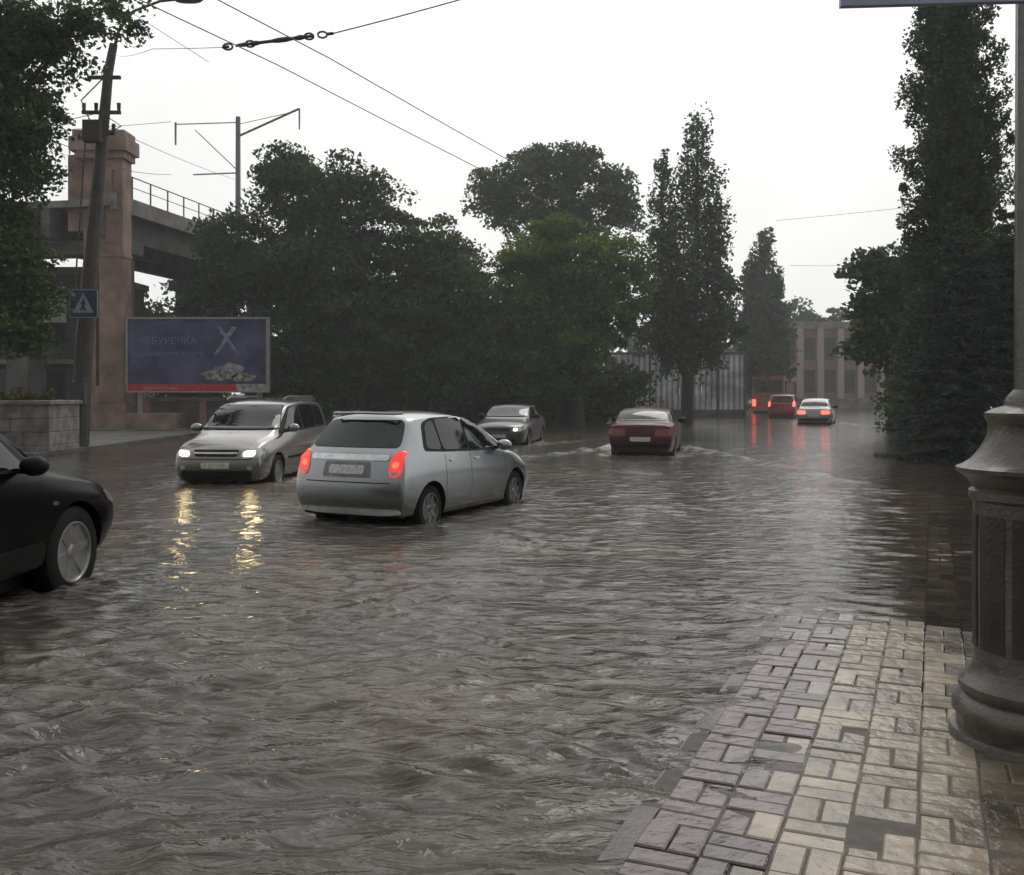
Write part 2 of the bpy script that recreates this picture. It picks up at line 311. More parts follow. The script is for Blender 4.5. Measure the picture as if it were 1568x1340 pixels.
g.obj('kerb',mat('kerb_stone',(0.075,0.06,0.055),0.4,var=0.4,scale=7,bump=0.6,coat=0.3),bevel=0.008)
g=MB(); g.add([(14,22,0.02),(60,22,0.02),(60,85,0.02),(33.5,85,0.02),(21.5,52,0.02),(15.2,34,0.02)],[(0,1,2,3,4,5)]); g.obj('grass_verge',mat('wet_grass',(0.03,0.04,0.018),0.8,var=0.4,scale=3,bump=0.8))

# ------------------------------------------------------------------ cars
def rounded(p,c=0.035,it=2):
    for k in range(it):
        q=[]; cc=c/(2.4**k)
        for i in range(len(p)):
            a=p[i];b=p[(i+1)%len(p)]; l=math.hypot(b[0]-a[0],b[1]-a[1]); t=min(.3,cc/max(l,1e-6))
            q.append((a[0]*(1-t)+b[0]*t,a[1]*(1-t)+b[1]*t)); q.append((a[0]*t+b[0]*(1-t),a[1]*t+b[1]*(1-t)))
        p=q
    return p
def densify(p,step=0.10):
    q=[]
    for i in range(len(p)):
        a=p[i];b=p[(i+1)%len(p)]; n=max(1,int(math.hypot(b[0]-a[0],b[1]-a[1])/step))
        for k in range(n): t=k/n; q.append((a[0]+(b[0]-a[0])*t,a[1]+(b[1]-a[1])*t))
    return q
def patch(name,bvh,poly,axis,mt,off,parent,ox,c=0.035):
    p=densify(rounded(poly,c)); cx=sum(a[0] for a in p)/len(p); cy=sum(a[1] for a in p)/len(p)
    def proj(a,b):
        if axis=='L': o,d=Vector((a,3,b)),Vector((0,-1,0))
        elif axis=='R': o,d=Vector((a,-3,b)),Vector((0,1,0))
        elif axis=='B': o,d=Vector((-2,a,b)),Vector((1,0,0))
        elif axis=='F': o,d=Vector((8,a,b)),Vector((-1,0,0))
        h=bvh.ray_cast(o,d)
        if h[0] is None: h=bvh.find_nearest(o+d*2.2)
        n=h[1]
        if n.dot(d)>0: n=-n
        return h[0]+n*off
    rings=[1,0.8,0.55,0.3]; vs=[];fs=[];n=len(p)
    for r in rings:
        for a in p: vs.append(proj(cx+(a[0]-cx)*r,cy+(a[1]-cy)*r))
    vs.append(proj(cx,cy))
    for i in range(len(rings)-1):
        for k in range(n): a=i*n+k;b=i*n+(k+1)%n; fs.append((a,b,b+n,a+n))
    for k in range(n): fs.append(((len(rings)-1)*n+k,(len(rings)-1)*n+(k+1)%n,len(vs)-1))
    b0=len(vs)
    dd=Vector({'L':(0,1,0),'R':(0,-1,0),'B':(-1,0,0),'F':(1,0,0)}[axis])
    for k in range(n): vs.append(vs[k]-dd*(off+0.01))
    for k in range(n): fs.append((k,(k+1)%n,b0+(k+1)%n,b0+k))
    m=MB(); m.add(vs,fs); o=m.obj(name,mt,parent,smooth=True,loc=(ox,0,0)); return o
def mirror_poly(poly): return [(-a,b) for a,b in poly]
def wheel(parent,name,x,y,z,r,wd,side,ox,rim=M_rim,spokes=7):
    m=MB(); R=Matrix.Translation((x,y,z))@Matrix.Rotation(-side*math.pi/2,4,'X')
    h=wd/2
    m.lathe([(r*0.62,-h),(r*0.9,-h),(r*0.98,-h*0.8),(r,-h*0.5),(r,h*0.5),(r*0.98,h*0.8),(r*0.9,h),(r*0.68,h*0.98),(r*0.64,h*0.8),(r*0.62,h*0.1),(r*0.3,h*0.05)],36,0,R)
    m.lathe([(r*0.66,h*0.7),(r*0.66,h*0.99),(r*0.62,h*1.01),(r*0.59,h*0.85),(r*0.59,h*0.1)],36,1,R)
    m.lathe([(r*0.17,h*0.1),(r*0.17,h*0.7),(r*0.12,h*0.8),(0.01,h*0.81)],16,1,R)
    for k in range(spokes):
        a=2*math.pi*k/spokes+0.2; Q=R@Matrix.Rotation(a,4,'Z')
        m.add([Q@Vector(p) for p in [(r*.1,-r*.08,h*.4),(r*.60,-r*.12,h*.5),(r*.60,r*.12,h*.5),(r*.1,r*.08,h*.4),(r*.1,-r*.06,h*.7),(r*.62,-r*.09,h*.85),(r*.62,r*.09,h*.85),(r*.1,r*.06,h*.7)]],
            [(0,3,2,1),(4,5,6,7),(0,1,5,4),(1,2,6,5),(2,3,7,6),(3,0,4,7)],1)
    m.obj(name,[M_tyre,rim],parent,smooth=True,loc=(ox,0,0))
def body(name,st,pm,parent,Lh,wheels,r,W,creases,arch=.055):
    bm=bmesh.new(); rings=[]
    for s in st:
        x,w_,z_=s[0],s[1],s[2]; dx=s[3] if len(s)>3 else [0]*6
        R=[(x+dx[0],0,z_[0]),(x+dx[0],.5*w_[0],z_[0])]+[(x+dx[i],w_[i],z_[i]) for i in range(5)]
        R+=[(x+(dx[4]*.4+dx[5]*.6),.55*w_[4],z_[4]*.2+z_[5]*.8),(x+dx[5],0,z_[5])]
        rings.append(R)
    for sg in (1,-1):
        vv=[[bm.verts.new((p[0],p[1]*sg,p[2])) for p in R] for R in rings]
        for i in range(len(rings)-1):
            for j in range(8): 
                f=(vv[i][j],vv[i+1][j],vv[i+1][j+1],vv[i][j+1]); bm.faces.new(f)
        for end,sx in ((0,-1),(-1,1)):
            R=vv[end]; rows=[(R[2],R[1],R[0])]
            for j in (3,4,5):
                p=R[j].co; e=R[8].co.x-R[6].co.x
                bx=max(0.03,abs(e))
                rows.append((R[j],bm.verts.new((p.x+sx*bx*.8,p.y*.55,p.z)),bm.verts.new((p.x+sx*bx,0,p.z+0.0))))
            rows.append((R[6],R[7],R[8]))
            for a in range(4):
                for c in range(2): bm.faces.new((rows[a][c],rows[a][c+1],rows[a+1][c+1],rows[a+1][c]))
    bmesh.ops.remove_doubles(bm,verts=bm.verts,dist=0.0005); bmesh.ops.recalc_face_normals(bm,faces=bm.faces)
    cl=bm.edges.layers.float.new('crease_edge')
    me=D.meshes.new(name); 
    def key(p): return (round(p[0],4),round(abs(p[1]),4),round(p[2],4))
    cd_={}
    for i in range(len(rings)):
        for j in range(9): cd_.setdefault(key(rings[i][j]),[]).append((i,j))
    for e in bm.edges:
        a=cd_.get(key(e.verts[0].co)); b_=cd_.get(key(e.verts[1].co))
        if not a or not b_: continue
        for (i,j) in a:
            for (k,l) in b_:
                if j==l and abs(i-k)==1 and j in creases['ring']: e[cl]=creases['ring'][j]
                if i==k and abs(j-l)==1 and i in creases['st']: e[cl]=creases['st'][i]
    for f in bm.faces: f.smooth=True
    bm.to_mesh(me); bm.free(); me.materials.append(pm); me.materials.append(M_black)
    o=D.objects.new(name,me); link(o)
    s=o.modifiers.new('s','SUBSURF'); s.levels=3; s.render_levels=3
    dg=C.evaluated_depsgraph_get(); C.view_layer.update(); ev=o.evaluated_get(dg); m2=D.meshes.new_from_object(ev)
    bvh=BVHTree.FromPolygons([v.co.copy() for v in m2.vertices],[tuple(p.vertices) for p in m2.polygons])
    c=MB()
    for x in wheels:
        for sg in (1,-1):
            R=Matrix.Translation((x,sg*(W/2+0.02),r-0.0))@Matrix.Rotation(math.pi/2,4,'X')
            c.lathe([(r+arch,-0.27),(r+arch,0.27)],40,0,R)
    cut=c.obj('cut',M_black)
    bo=o.modifiers.new('b','BOOLEAN'); bo.operation='DIFFERENCE'; bo.object=cut; bo.solver='EXACT'
    try: bo.material_mode='TRANSFER'
    except Exception: pass
    C.view_layer.update(); dg=C.evaluated_depsgraph_get(); ev=o.evaluated_get(dg); m3=D.meshes.new_from_object(ev)
    D.objects.remove(o); D.objects.remove(cut)
    nb=D.objects.new('body',m3); link(nb,parent); nb.location=(-Lh,0,0)
    bm=bmesh.new(); bm.from_mesh(m3)
    for e in bm.edges:
        if len(e.link_faces)==2 and e.calc_face_angle(0)>0.6: e.smooth=False
    bm.to_mesh(m3); bm.free()
    return bvh
def make_car(name,loc,heading,st,L_,W,wheels,r,pm,spec,creases=None,rim=M_rim,sub=SEA):
    e=empty(name,(loc[0],loc[1],sub),math.radians(90-heading))
    creases=creases or {'ring':{2:.4,5:.5,6:.65},'st':{0:.45,1:.5}}
    bvh=body(name,st,pm,e,L_/2,wheels,r,W,creases,spec.get('arch',.055)); ox=-L_/2
    for i,x in enumerate(wheels):
        for sg in (1,-1):
            wheel(e,'wheel',x,sg*(W/2-spec.get('inset',0.125)),r,r,0.2,sg,ox,rim,spokes=spec.get('spokes',7))
    for (nm,axis,poly,mt,off) in spec.get('patches',[]):
        c=.02 if any(k in nm for k in('plate','grille','strip','garnish','bulb')) else .04
        if axis=='S':
            patch(nm,bvh,poly,'L',mt,off,e,ox,c); patch(nm,bvh,poly,'R',mt,off,e,ox,c)
        elif axis in('BB','FF'):
            patch(nm,bvh,poly,axis[0],mt,off,e,ox,c); patch(nm,bvh,mirror_poly(poly),axis[0],mt,off,e,ox,c)
        else: patch(nm,bvh,poly,axis,mt,off,e,ox,c)
    if 'mirror' in spec:
        mx_,my_,mz_=spec['mirror']; m=MB()
        for sg in (1,-1):
            T=Matrix.Translation((mx_,sg*(my_+0.10),mz_))@Matrix.Diagonal((0.08,0.12,0.08,1))
            prof=[(math.sin(math.pi*k/8)+0.001,-math.cos(math.pi*k/8)) for k in range(9)]
            m.lathe(prof,14,0,T); m.box(mx_-0.03,mx_+0.03,sg*my_-0.06,sg*my_+0.06,mz_-0.06,mz_-0.02,1)
        m.obj('mirrors',[pm if not spec.get('blackmirror') else M_black,M_black],e,smooth=True,loc=(ox,0,0))
    m=MB(); m.box(0.5,L_-0.5,-W/2+0.3,W/2-0.3,0.16,0.35); m.obj('underbody',M_black,e,loc=(ox,0,0))
    for (a,b_,c_) in spec.get('tubes',[]):
        m=MB(); m.tube(a,b_,6); m.obj('trim',c_,e,smooth=True,loc=(ox,0,0))
    return e,bvh

# --- silver hatchback (centre)
stF=[(0.0,[.72,.82,.825,.78,.70],[.22,.44,.76,.97,1.04,1.05],[.05,-.04,.0,.06,.10,.02]),
 (0.46,[.78,.845,.85,.81,.60],[.20,.44,.76,.98,1.43,1.50],[0,0,0,0,0,-.10]),
 (1.2,[.79,.85,.855,.82,.635],[.18,.42,.74,.965,1.475,1.545]),
 (2.05,[.79,.85,.855,.815,.62],[.18,.42,.74,.945,1.43,1.51]),
 (3.02,[.78,.85,.845,.78,.68],[.18,.42,.74,.90,.96,1.02]),
 (3.5,[.76,.83,.80,.71,.52],[.2,.45,.68,.81,.85,.88]),
 (3.82,[.64,.73,.71,.61,.43],[.22,.45,.62,.70,.74,.76],[-.03,.0,-.02,-.06,-.12,-.05])]
pF=paint('silver_paint_warm',(0.30,0.325,0.33),[0.98,1.66,2.72],0.97,metal=0.85,rough=0.24,dirt=0.45,coat=1.0)
band=[(0.50,1.03),(1.0,1.0),(2.0,0.965),(2.98,0.955),(2.50,1.25),(2.14,1.41),(1.6,1.45),(0.9,1.44),(0.66,1.38)]
specF={'patches':[
 ('window_band','S',band,M_black,0.003),
 ('quarter_window','S',[(0.58,1.06),(0.93,1.03),(0.93,1.41),(0.72,1.37)],M_glass,0.008),
 ('rear_door_window','S',[(0.97,1.03),(1.64,1.00),(1.64,1.43),(0.97,1.42)],M_glass,0.008),
 ('front_door_window','S',[(1.70,1.00),(2.66,0.98),(2.12,1.38),(1.70,1.43)],M_glass,0.008),
 ('rear_window','B',[(-.66,1.085),(.66,1.085),(.62,1.25),(.55,1.42),(-.55,1.42),(-.62,1.25)],M_glass,0.008),
 ('windscreen','F',[(-.68,1.04),(.68,1.04),(.57,1.42),(-.57,1.42)],M_glass,0.008),
 ('tail_light','BB',[(.60,.80),(.64,.72),(.765,.74),(.775,.98),(.73,1.05),(.65,1.04),(.61,.93)],M_redlit,0.014),
 ('tail_light_core','BB',[(.63,.84),(.72,.84),(.73,.92),(.64,.92)],mat('brake_bulb',(.6,.02,.02),.2,emis=(1,.10,.05),estr=2.2),0.020),
 ('tail_light_reverse','BB',[(.63,.75),(.73,.755),(.73,.80),(.63,.80)],M_lens,0.019),
 ('garnish','B',[(-.58,.93),(.58,.93),(.58,1.0),(-.58,1.0)],M_chrome,0.012),
 ('plate_recess','B',[(-.36,.72),(.36,.72),(.34,.915),(-.34,.915)],M_rimd,0.004),
 ('number_plate','B',[(-.26,.76),(.26,.76),(.26,.87),(-.26,.87)],M_plate,0.014),
 ('hatch_seam','B',[(-.64,.655),(.64,.655),(.64,.668),(-.64,.668)],M_black,0.004),
 ('bumper_lower','B',[(-.70,.20),(.70,.20),(.72,.29),(-.72,.29)],M_black,0.008),
 ('bumper_strip','B',[(-.74,.285),(-.5,.262),(.5,.262),(.74,.285),(.74,.335),(-.74,.335)],M_white,0.018),
 ('headlight','FF',[(.40,.66),(.66,.68),(.70,.80),(.48,.76)],M_lens,0.01),
 ('door_handle','S',[(1.08,.87),(1.22,.87),(1.22,.90),(1.08,.90)],M_white,0.02),
 ('side_skirt','S',[(0.98,.22),(2.72,.22),(2.72,.27),(0.98,.27)],M_rimd,0.012),
 ('door_handle_front','S',[(1.76,.86),(1.90,.86),(1.90,.89),(1.76,.89)],M_white,0.02),
 ],'mirror':(2.50,0.82,1.02),
 'tubes':[([(0.07,-.02,1.10),(0.17,.10,1.17),(0.24,.28,1.23)],0.009,M_black),
          ([(0.44,-.50,1.51),(0.32,-.45,1.505),(0.26,0,1.515),(0.32,.45,1.505),(0.44,.50,1.51)],0.022,pF)]}
make_car('hatchback_car',(-1.19,13.95),26,stF,3.85,1.68,[0.62,3.07],0.30,pF,specF,creases={'ring':{2:.4,3:.15,5:.4,6:.5},'st':{0:.55,1:.55,4:.3}},rim=M_rimd)

# --- champagne minivan facing camera
stZ=[(0.0,[.70,.82,.82,.78,.70],[.22,.46,.80,1.02,1.08,1.09],[.06,-.02,.02,.06,.10,.05]),
 (0.36,[.79,.87,.875,.83,.68],[.20,.45,.78,1.02,1.55,1.60],[0,0,0,0,0,-.06]),
 (1.4,[.80,.875,.88,.84,.69],[.18,.42,.76,1.0,1.61,1.66]),
 (2.55,[.80,.875,.88,.84,.66],[.18,.42,.76,.98,1.54,1.61]),
 (3.35,[.79,.87,.86,.80,.71],[.18,.42,.76,.94,1.02,1.08]),
 (3.95,[.78,.85,.84,.76,.60],[.2,.44,.72,.87,.92,.96]),
 (4.30,[.70,.80,.79,.71,.54],[.18,.40,.62,.75,.80,.83],[-.03,.0,-.02,-.06,-.14,-.06])]
pZ=paint('champagne_paint',(0.26,0.25,0.235),[1.1,1.95,3.0],0.98,metal=0.8,rough=0.26,dirt=0.8,coat=1.0)
specZ={'patches':[
 ('window_band','S',[(0.46,1.06),(2.2,1.02),(3.26,1.0),(2.82,1.30),(2.48,1.49),(1.6,1.55),(0.56,1.51)],M_black,0.003),
 ('rear_quarter_window','S',[(0.52,1.09),(1.05,1.08),(1.05,1.49),(0.60,1.47)],M_glass,0.008),
 ('rear_door_window','S',[(1.11,1.08),(1.92,1.06),(1.92,1.52),(1.11,1.51)],M_glass,0.008),
 ('front_door_window','S',[(2.0,1.06),(2.98,1.04),(2.46,1.46),(2.0,1.51)],M_glass,0.008),
 ('windscreen','F',[(-.74,1.09),(.74,1.09),(.62,1.53),(-.62,1.53)],M_glass,0.008),
 ('wiper_cowl','F',[(-.74,1.075),(.74,1.075),(.74,1.10),(-.74,1.10)],M_black,0.014),
 ('rear_window','B',[(-.64,1.12),(.64,1.12),(.58,1.50),(-.58,1.50)],M_glass,0.008),
 ('headlight','FF',[(.44,.60),(.78,.62),(.80,.79),(.46,.74)],M_lens,0.008),
 ('headlight_bulb','FF',[(.50,.635),(.68,.645),(.70,.73),(.51,.715)],M_head,0.016),
 ('grille','F',[(-.38,.63),(.38,.63),(.42,.75),(-.42,.75)],M_black,0.008),
 ('grille_bar','F',[(-.40,.675),(.40,.675),(.41,.705),(-.41,.705)],M_chrome,0.020),
 ('bumper_seam','F',[(-.76,.575),(.76,.575),(.76,.59),(-.76,.59)],M_black,0.004),
 ('number_plate','F',[(-.26,.42),(.26,.42),(.26,.53),(-.26,.53)],M_plate,0.018),
 ('air_intake','F',[(-.64,.22),(.64,.22),(.66,.38),(-.66,.38)],M_black,0.010),
 ('foglamp','FF',[(.56,.40),(.66,.40),(.66,.47),(.56,.47)],M_lens,0.014),
 ('tail_light','BB',[(.66,.86),(.81,.84),(.78,1.2),(.69,1.2)],M_red,0.01),
 ('side_moulding','S',[(0.98,.52),(3.0,.52),(3.0,.57),(0.98,.57)],M_black,0.01)],
 'mirror':(2.95,0.86,1.10),
 'tubes':[([(0.5,.62,1.60),(0.7,.60,1.68),(2.2,.58,1.69),(2.45,.57,1.62)],0.016,M_rimd),([(0.5,-.62,1.60),(0.7,-.60,1.68),(2.2,-.58,1.69),(2.45,-.57,1.62)],0.016,M_rimd)]}
make_car('minivan_car',(-5.02,19.5),186,stZ,4.3,1.76,[0.78,3.48],0.31,pZ,specZ,creases={'ring':{2:.4,5:.5,6:.65},'st':{0:.5,1:.7,3:.3,4:.4,5:.2,6:.35}})

def sedan(Ls=4.35,h=1.38):
    k=Ls/4.35
    return [(0.0,[.68,.80,.80,.76,.64],[.24,.46,.72,.90,.94,.95],[.06,-.02,.0,.05,.10,.05]),
 (0.55*k,[.77,.84,.845,.80,.68],[.20,.45,.74,.92,.985,1.01]),
 (1.05*k,[.79,.85,.85,.81,.62],[.18,.42,.74,.92,h-.07,h-.02]),
 (1.8*k,[.79,.85,.85,.81,.63],[.18,.42,.74,.92,h-.03,h+.01]),
 (2.45*k,[.79,.85,.85,.81,.61],[.18,.42,.74,.90,h-.06,h-.01]),
 (3.15*k,[.79,.85,.84,.78,.70],[.18,.42,.74,.87,.92,.96]),
 (3.95*k,[.76,.83,.81,.75,.57],[.2,.45,.68,.79,.83,.86]),
 (4.32*k,[.66,.76,.75,.68,.48],[.22,.44,.60,.69,.72,.74],[-.03,.0,-.02,-.06,-.10,-.04])]
def sedan_spec(head,tail,h=1.38):
    return {'patches':[
 ('window_band','S',[(0.75,.97),(2.2,.95),(3.0,.94),(2.55,1.18),(2.35,h-.10),(1.2,h-.08),(0.98,1.2)],M_black,0.003),
 ('rear_door_window','S',[(0.86,1.0),(1.66,.98),(1.66,h-.10),(1.10,h-.12)],M_glass,0.008),
 ('front_door_window','S',[(1.74,.98),(2.82,.96),(2.34,h-.12),(1.74,h-.09)],M_glass,0.008),
 ('windscreen','F',[(-.70,.99),(.70,.99),(.57,h-.08),(-.57,h-.08)],M_glass,0.008),
 ('rear_window','B',[(-.66,1.03),(.66,1.03),(.55,h-.10),(-.55,h-.10)],M_glass,0.008),
 ('tail_light','BB',[(.36,.66),(.79,.66),(.78,.84),(.38,.84)],tail,0.01),
 ('number_plate','B',[(-.26,.52),(.26,.52),(.26,.63),(-.26,.63)],M_plate,0.014),
 ('bumper_rear','B',[(-.74,.34),(.74,.34),(.75,.44),(-.75,.44)],M_black,0.012),
 ('headlight','FF',[(.42,.56),(.72,.57),(.74,.69),(.44,.67)],M_lens,0.008),
 ('headlight_bulb','FF',[(.48,.585),(.60,.585),(.60,.665),(.48,.665)],head,0.015),
 ('grille','F',[(-.36,.57),(.36,.57),(.38,.67),(-.38,.67)],M_black,0.008),
 ('number_plate_front','F',[(-.26,.38),(.26,.38),(.26,.48),(-.26,.48)],M_plate,0.014),
 ('air_intake','F',[(-.55,.26),(.55,.26),(.55,.35),(-.55,.35)],M_black,0.008)],
 'mirror':(2.62,0.81,1.0),'blackmirror':True}
pD=paint('charcoal_paint',(0.05,0.05,0.055),[0.9,1.7,2.75],0.93,metal=0.4)
make_car('sedan_car',(-0.02,32.0),191,sedan(),4.35,1.70,[0.9,3.45],0.3,pD,sedan_spec(M_heads,M_red),rim=M_rimd)
pR=paint('maroon_paint',(0.060,0.003,0.006),[0.9,1.7,2.75],0.93,metal=0.0,dirt=0.1,coat=.25,spec=.3)
make_car('sedan_car.001',(3.75,27.0),13,sedan(4.35,1.36),4.35,1.70,[0.9,3.45],0.3,pR,sedan_spec(M_lens,M_red,1.36),rim=M_rimd)
pS=paint('silver_paint',(0.34,0.34,0.35),[0.9,1.7,2.75],0.93)
make_car('sedan_car.002',(15.9,51),22,sedan(4.35,1.45),4.35,1.7,[0.9,3.45],0.3,pS,sedan_spec(M_lens,M_redhot,1.45))
pR2=paint('red_paint',(0.28,0.012,0.012),[0.9,1.7,2.75],0.93,metal=0.1)
make_car('minivan_car.001',(17.6,63),22,stZ,4.3,1.74,[0.78,3.48],0.31,pR2,{'patches':[p if p[0]!='tail_light' else (p[0],p[1],p[2],M_redhot,p[4]) for p in specZ['patches'] if p[0]!='headlight_bulb'],'mirror':(2.95,.83,1.08)})

# --- dark SUV at left edge
stU=[(0.0,[.74,.84,.86,.80,.70],[.34,.60,.92,1.10,1.16,1.18],[.06,-.02,.0,.06,.10,.05]),
 (0.3,[.80,.88,.89,.84,.66],[.32,.58,.90,1.10,1.62,1.66]),
 (1.3,[.82,.89,.90,.85,.68],[.32,.55,.88,1.10,1.70,1.74]),
 (2.3,[.82,.89,.90,.85,.66],[.32,.55,.88,1.10,1.64,1.69]),
 (2.95,[.82,.90,.90,.84,.75],[.32,.55,.88,1.07,1.15,1.19]),
 (3.72,[.83,.905,.895,.82,.68],[.34,.55,.86,.97,1.03,1.06]),
 (4.08,[.72,.83,.83,.74,.60],[.38,.55,.74,.85,.90,.93],[-.04,.0,-.0,-.05,-.10,-.04])]
pU=paint('black_paint',(0.003,0.0034,0.004),[1.0,1.9,2.88],1.06,metal=0.0,rough=0.22,dirt=0.0,coat=0.0,spec=.16)
specU={'patches':[
 ('window_band','S',[(0.40,1.16),(2.2,1.15),(2.85,1.14),(2.5,1.38),(2.25,1.58),(1.2,1.63),(0.45,1.58)],M_black,0.003),
 ('rear_door_window','S',[(1.05,1.19),(1.85,1.18),(1.85,1.58),(1.05,1.58)],M_glass,0.008),
 ('front_door_window','S',[(1.93,1.18),(2.66,1.17),(2.28,1.54),(1.93,1.58)],M_glass,0.008),
 ('windscreen','F',[(-.76,1.21),(.76,1.21),(.62,1.62),(-.62,1.62)],M_glass,0.008),
 ('headlight_side','S',[(3.80,.78),(4.00,.78),(3.97,.86),(3.78,.89)],M_rimd,0.006),
 ('headlight','FF',[(.46,.72),(.78,.74),(.76,.88),(.48,.86)],M_lens,0.008),
 ('grille','F',[(-.4,.70),(.4,.70),(.42,.85),(-.42,.85)],M_chrome,0.01),
 ('side_cladding','S',[(0.98,.40),(2.82,.40),(2.82,.56),(0.98,.56)],M_black,0.012),
 ('side_repeater','S',[(2.90,.84),(2.98,.84),(2.98,.87),(2.90,.87)],M_rimd,0.01)],
 'mirror':(2.50,0.88,1.20),'blackmirror':True,'spokes':6,'arch':.04,'inset':.135}
make_car('suv_car',(-4.76,7.30),6,stU,4.08,1.80,[0.66,3.28],0.40,pU,specU,creases={'ring':{2:.5,5:.5,6:.6},'st':{0:.4,1:.6,4:.4,5:.3,6:.3}},rim=M_rim,sub=-.13)

# ------------------------------------------------------------------ distant bus
e=empty('bus',(21.0,78,SEA),math.radians(90-22)); m=MB()
m.box(-4.5,4.5,-1.2,1.2,0.35,3.0,0); m.box(-4.51,-4.5,-1.05,1.05,1.7,2.7,1); m.box(-4.53,-4.5,-1.15,-0.9,0.7,1.2,2); m.box(-4.53,-4.5,0.9,1.15,0.7,1.2,2)
for i in range(6):
    for sg in (-1,1): m.box(-4.2+i*1.4,-3.0+i*1.4,sg*1.2-0.01,sg*1.2+0.01,1.6,2.6,1)
for x in (-2.8,2.8):
    for sg in (-1,1): m.lathe([(0.45,-0.14),(0.45,0.14)],20,1,Matrix.Translation((x,sg*1.1,0.45))@Matrix.Rotation(math.pi/2,4,'X'))
m.obj('body',[mat('bus_paint',(0.33,0.10,0.06),0.4),M_glass,M_redhot],e,bevel=0.06)

# ------------------------------------------------------------------ street lamp column (right)
e=empty('street_lamp',(2.49,4.62,0.0)); m=MB()
m.lathe([(0.395,-0.12),(0.395,0.03),(0.385,0.05),(0.36,0.055),(0.36,0.10),(0.38,0.13),(0.38,0.17),(0.355,0.20),(0.335,0.215),(0.352,0.24),(0.352,0.27),(0.32,0.30),(0.295,0.325),(0.285,0.36),(0.285,1.13),(0.305,1.145),(0.305,1.18),(0.285,1.195),(0.32,1.245),(0.36,1.27),(0.362,1.29),(0.33,1.305),(0.295,1.33),(0.255,1.38),(0.225,1.44),(0.22,1.50),(0.235,1.525),(0.235,1.55),(0.20,1.57),(0.15,1.585),(0.145,1.62),(0.11,1.66)],64,0)
m.lathe([(0.108,1.64),(0.102,3.2),(0.09,6.2)],24,0,flute=0.06)
m.obj('column',M_iron,e,smooth=True)
m=MB()
for k in range(10):
    a0=2*math.pi*k/10+0.06; n=6; vs_=[];fs_=[]
    for i in range(n+1):
        a=a0+i*(2*math.pi/10-0.12)/n
        for z in (0.44,1.07): vs_.append((0.2885*math.cos(a),0.2885*math.sin(a),z))
    for i in range(n): fs_.append((2*i,2*i+2,2*i+3,2*i+1))
    m.add(vs_,fs_)
m.obj('panels',M_irond,e,smooth=True)
m=MB(); m.tube([(0,0,6.1),(0,0,6.6),(-.3,0.1,6.9),(-.9,0.2,6.95)],0.05,8); m.lathe([(0.05,0.1),(0.22,0.0),(0.25,-0.05),(0.1,-0.12)],20,0,Matrix.Translation((-1.0,.2,6.95))); m.obj('lamp_arm',M_iron,e,smooth=True)
e=empty('traffic_sign',(2.48,4.62,-0.035)); m=MB()
R=Matrix.Rotation(math.radians(-4),4,'Z')
m.box(-0.95,0.30,-0.16,-0.125,3.47,4.3,0,R); m.box(-0.90,0.25,-0.164,-0.160,3.52,4.25,1,R); m.box(-0.12,0.12,-0.125,0.0,3.6,3.66,2,R); m.box(-0.12,0.12,-0.125,0.0,4.1,4.16,2,R)
for zz,(a,b_) in zip((3.65,3.85,4.05),((-0.8,0.0),(-0.8,-0.2),(-0.8,0.1))): m.box(a,b_,-0.168,-0.1645,zz,zz+0.08,0,R)
m.obj('sign_board',[mat('sign_back',(0.30,0.34,0.46),0.4),mat('sign_blue',(0.02,0.06,0.25),0.4),M_iron],e,bevel=0.006)

# ------------------------------------------------------------------ leaning utility pole with lamp, pedestrian sign
e=empty('utility_pole',(-12.4,28,0)); m=MB()
m.tube([(0,0,-.2),(0.15,0,3),(0.5,0,7),(0.85,0,10.8),(1.0,0,11.6)],[.27,.25,.19,.13,.11],12)
m.tube([(1.0,0,11.4),(1.15,0,12.0),(1.6,-.1,12.5),(2.4,-.2,12.75),(2.9,-.2,12.8)],[.05,.045,.04,.04,.04],8)
for z,a,b_ in ((9.6,-.6,.5),(9.0,-.5,.35),(10.6,-.4,.5)): m.box(0.7+a,0.7+b_,-.05,.05,z,z+.09)
for x,z in ((0.15,9.69),(0.5,9.69),(1.15,9.69),(.35,9.09),(1.0,9.09)): m.tube([(x,0,z),(x,0,z+.22)],[.05,.06],8)
m.box(0.25,0.75,-.35,-.05,8.75,9.35); m.box(-.05,.35,-.45,-.22,1.3,1.9)
m.tube([(.85,-.1,10.7),(.2,-.3,9.9),(.45,-.25,9.3)],.02,5); m.tube([(.7,-.15,9.6),(1.3,-.2,9.2),(.6,-.2,8.8)],.02,5); m.tube([(.3,-.24,8.8),(.05,-.28,5),(.0,-.3,2)],.025,5)
m.obj('pole',M_polewood,e,smooth=False)
m=MB(); prof=[(0.02,0.12),(0.16,0.08),(0.2,0),(0.16,-.08),(0.04,-.1)]
m.lathe(prof,16,0,Matrix.Translation((3.2,-.2,12.8))@Matrix.Diagonal((2.2,1,.8,1))); m.obj('lamp_head',mat('lamp_head',(0.12,0.12,0.12),0.4),e,smooth=True)
e=empty('pedestrian_crossing_sign',(-12.08,27.6,4.14)); m=MB()
m.box(-.40,.40,-.02,.02,-.40,.40,0); m.box(-.375,.375,-.0245,-.0205,-.375,.375,1)
m.add([(-.30,-.029,-.26),(.30,-.029,-.26),(0,-.029,.30)],[(0,1,2)],0)
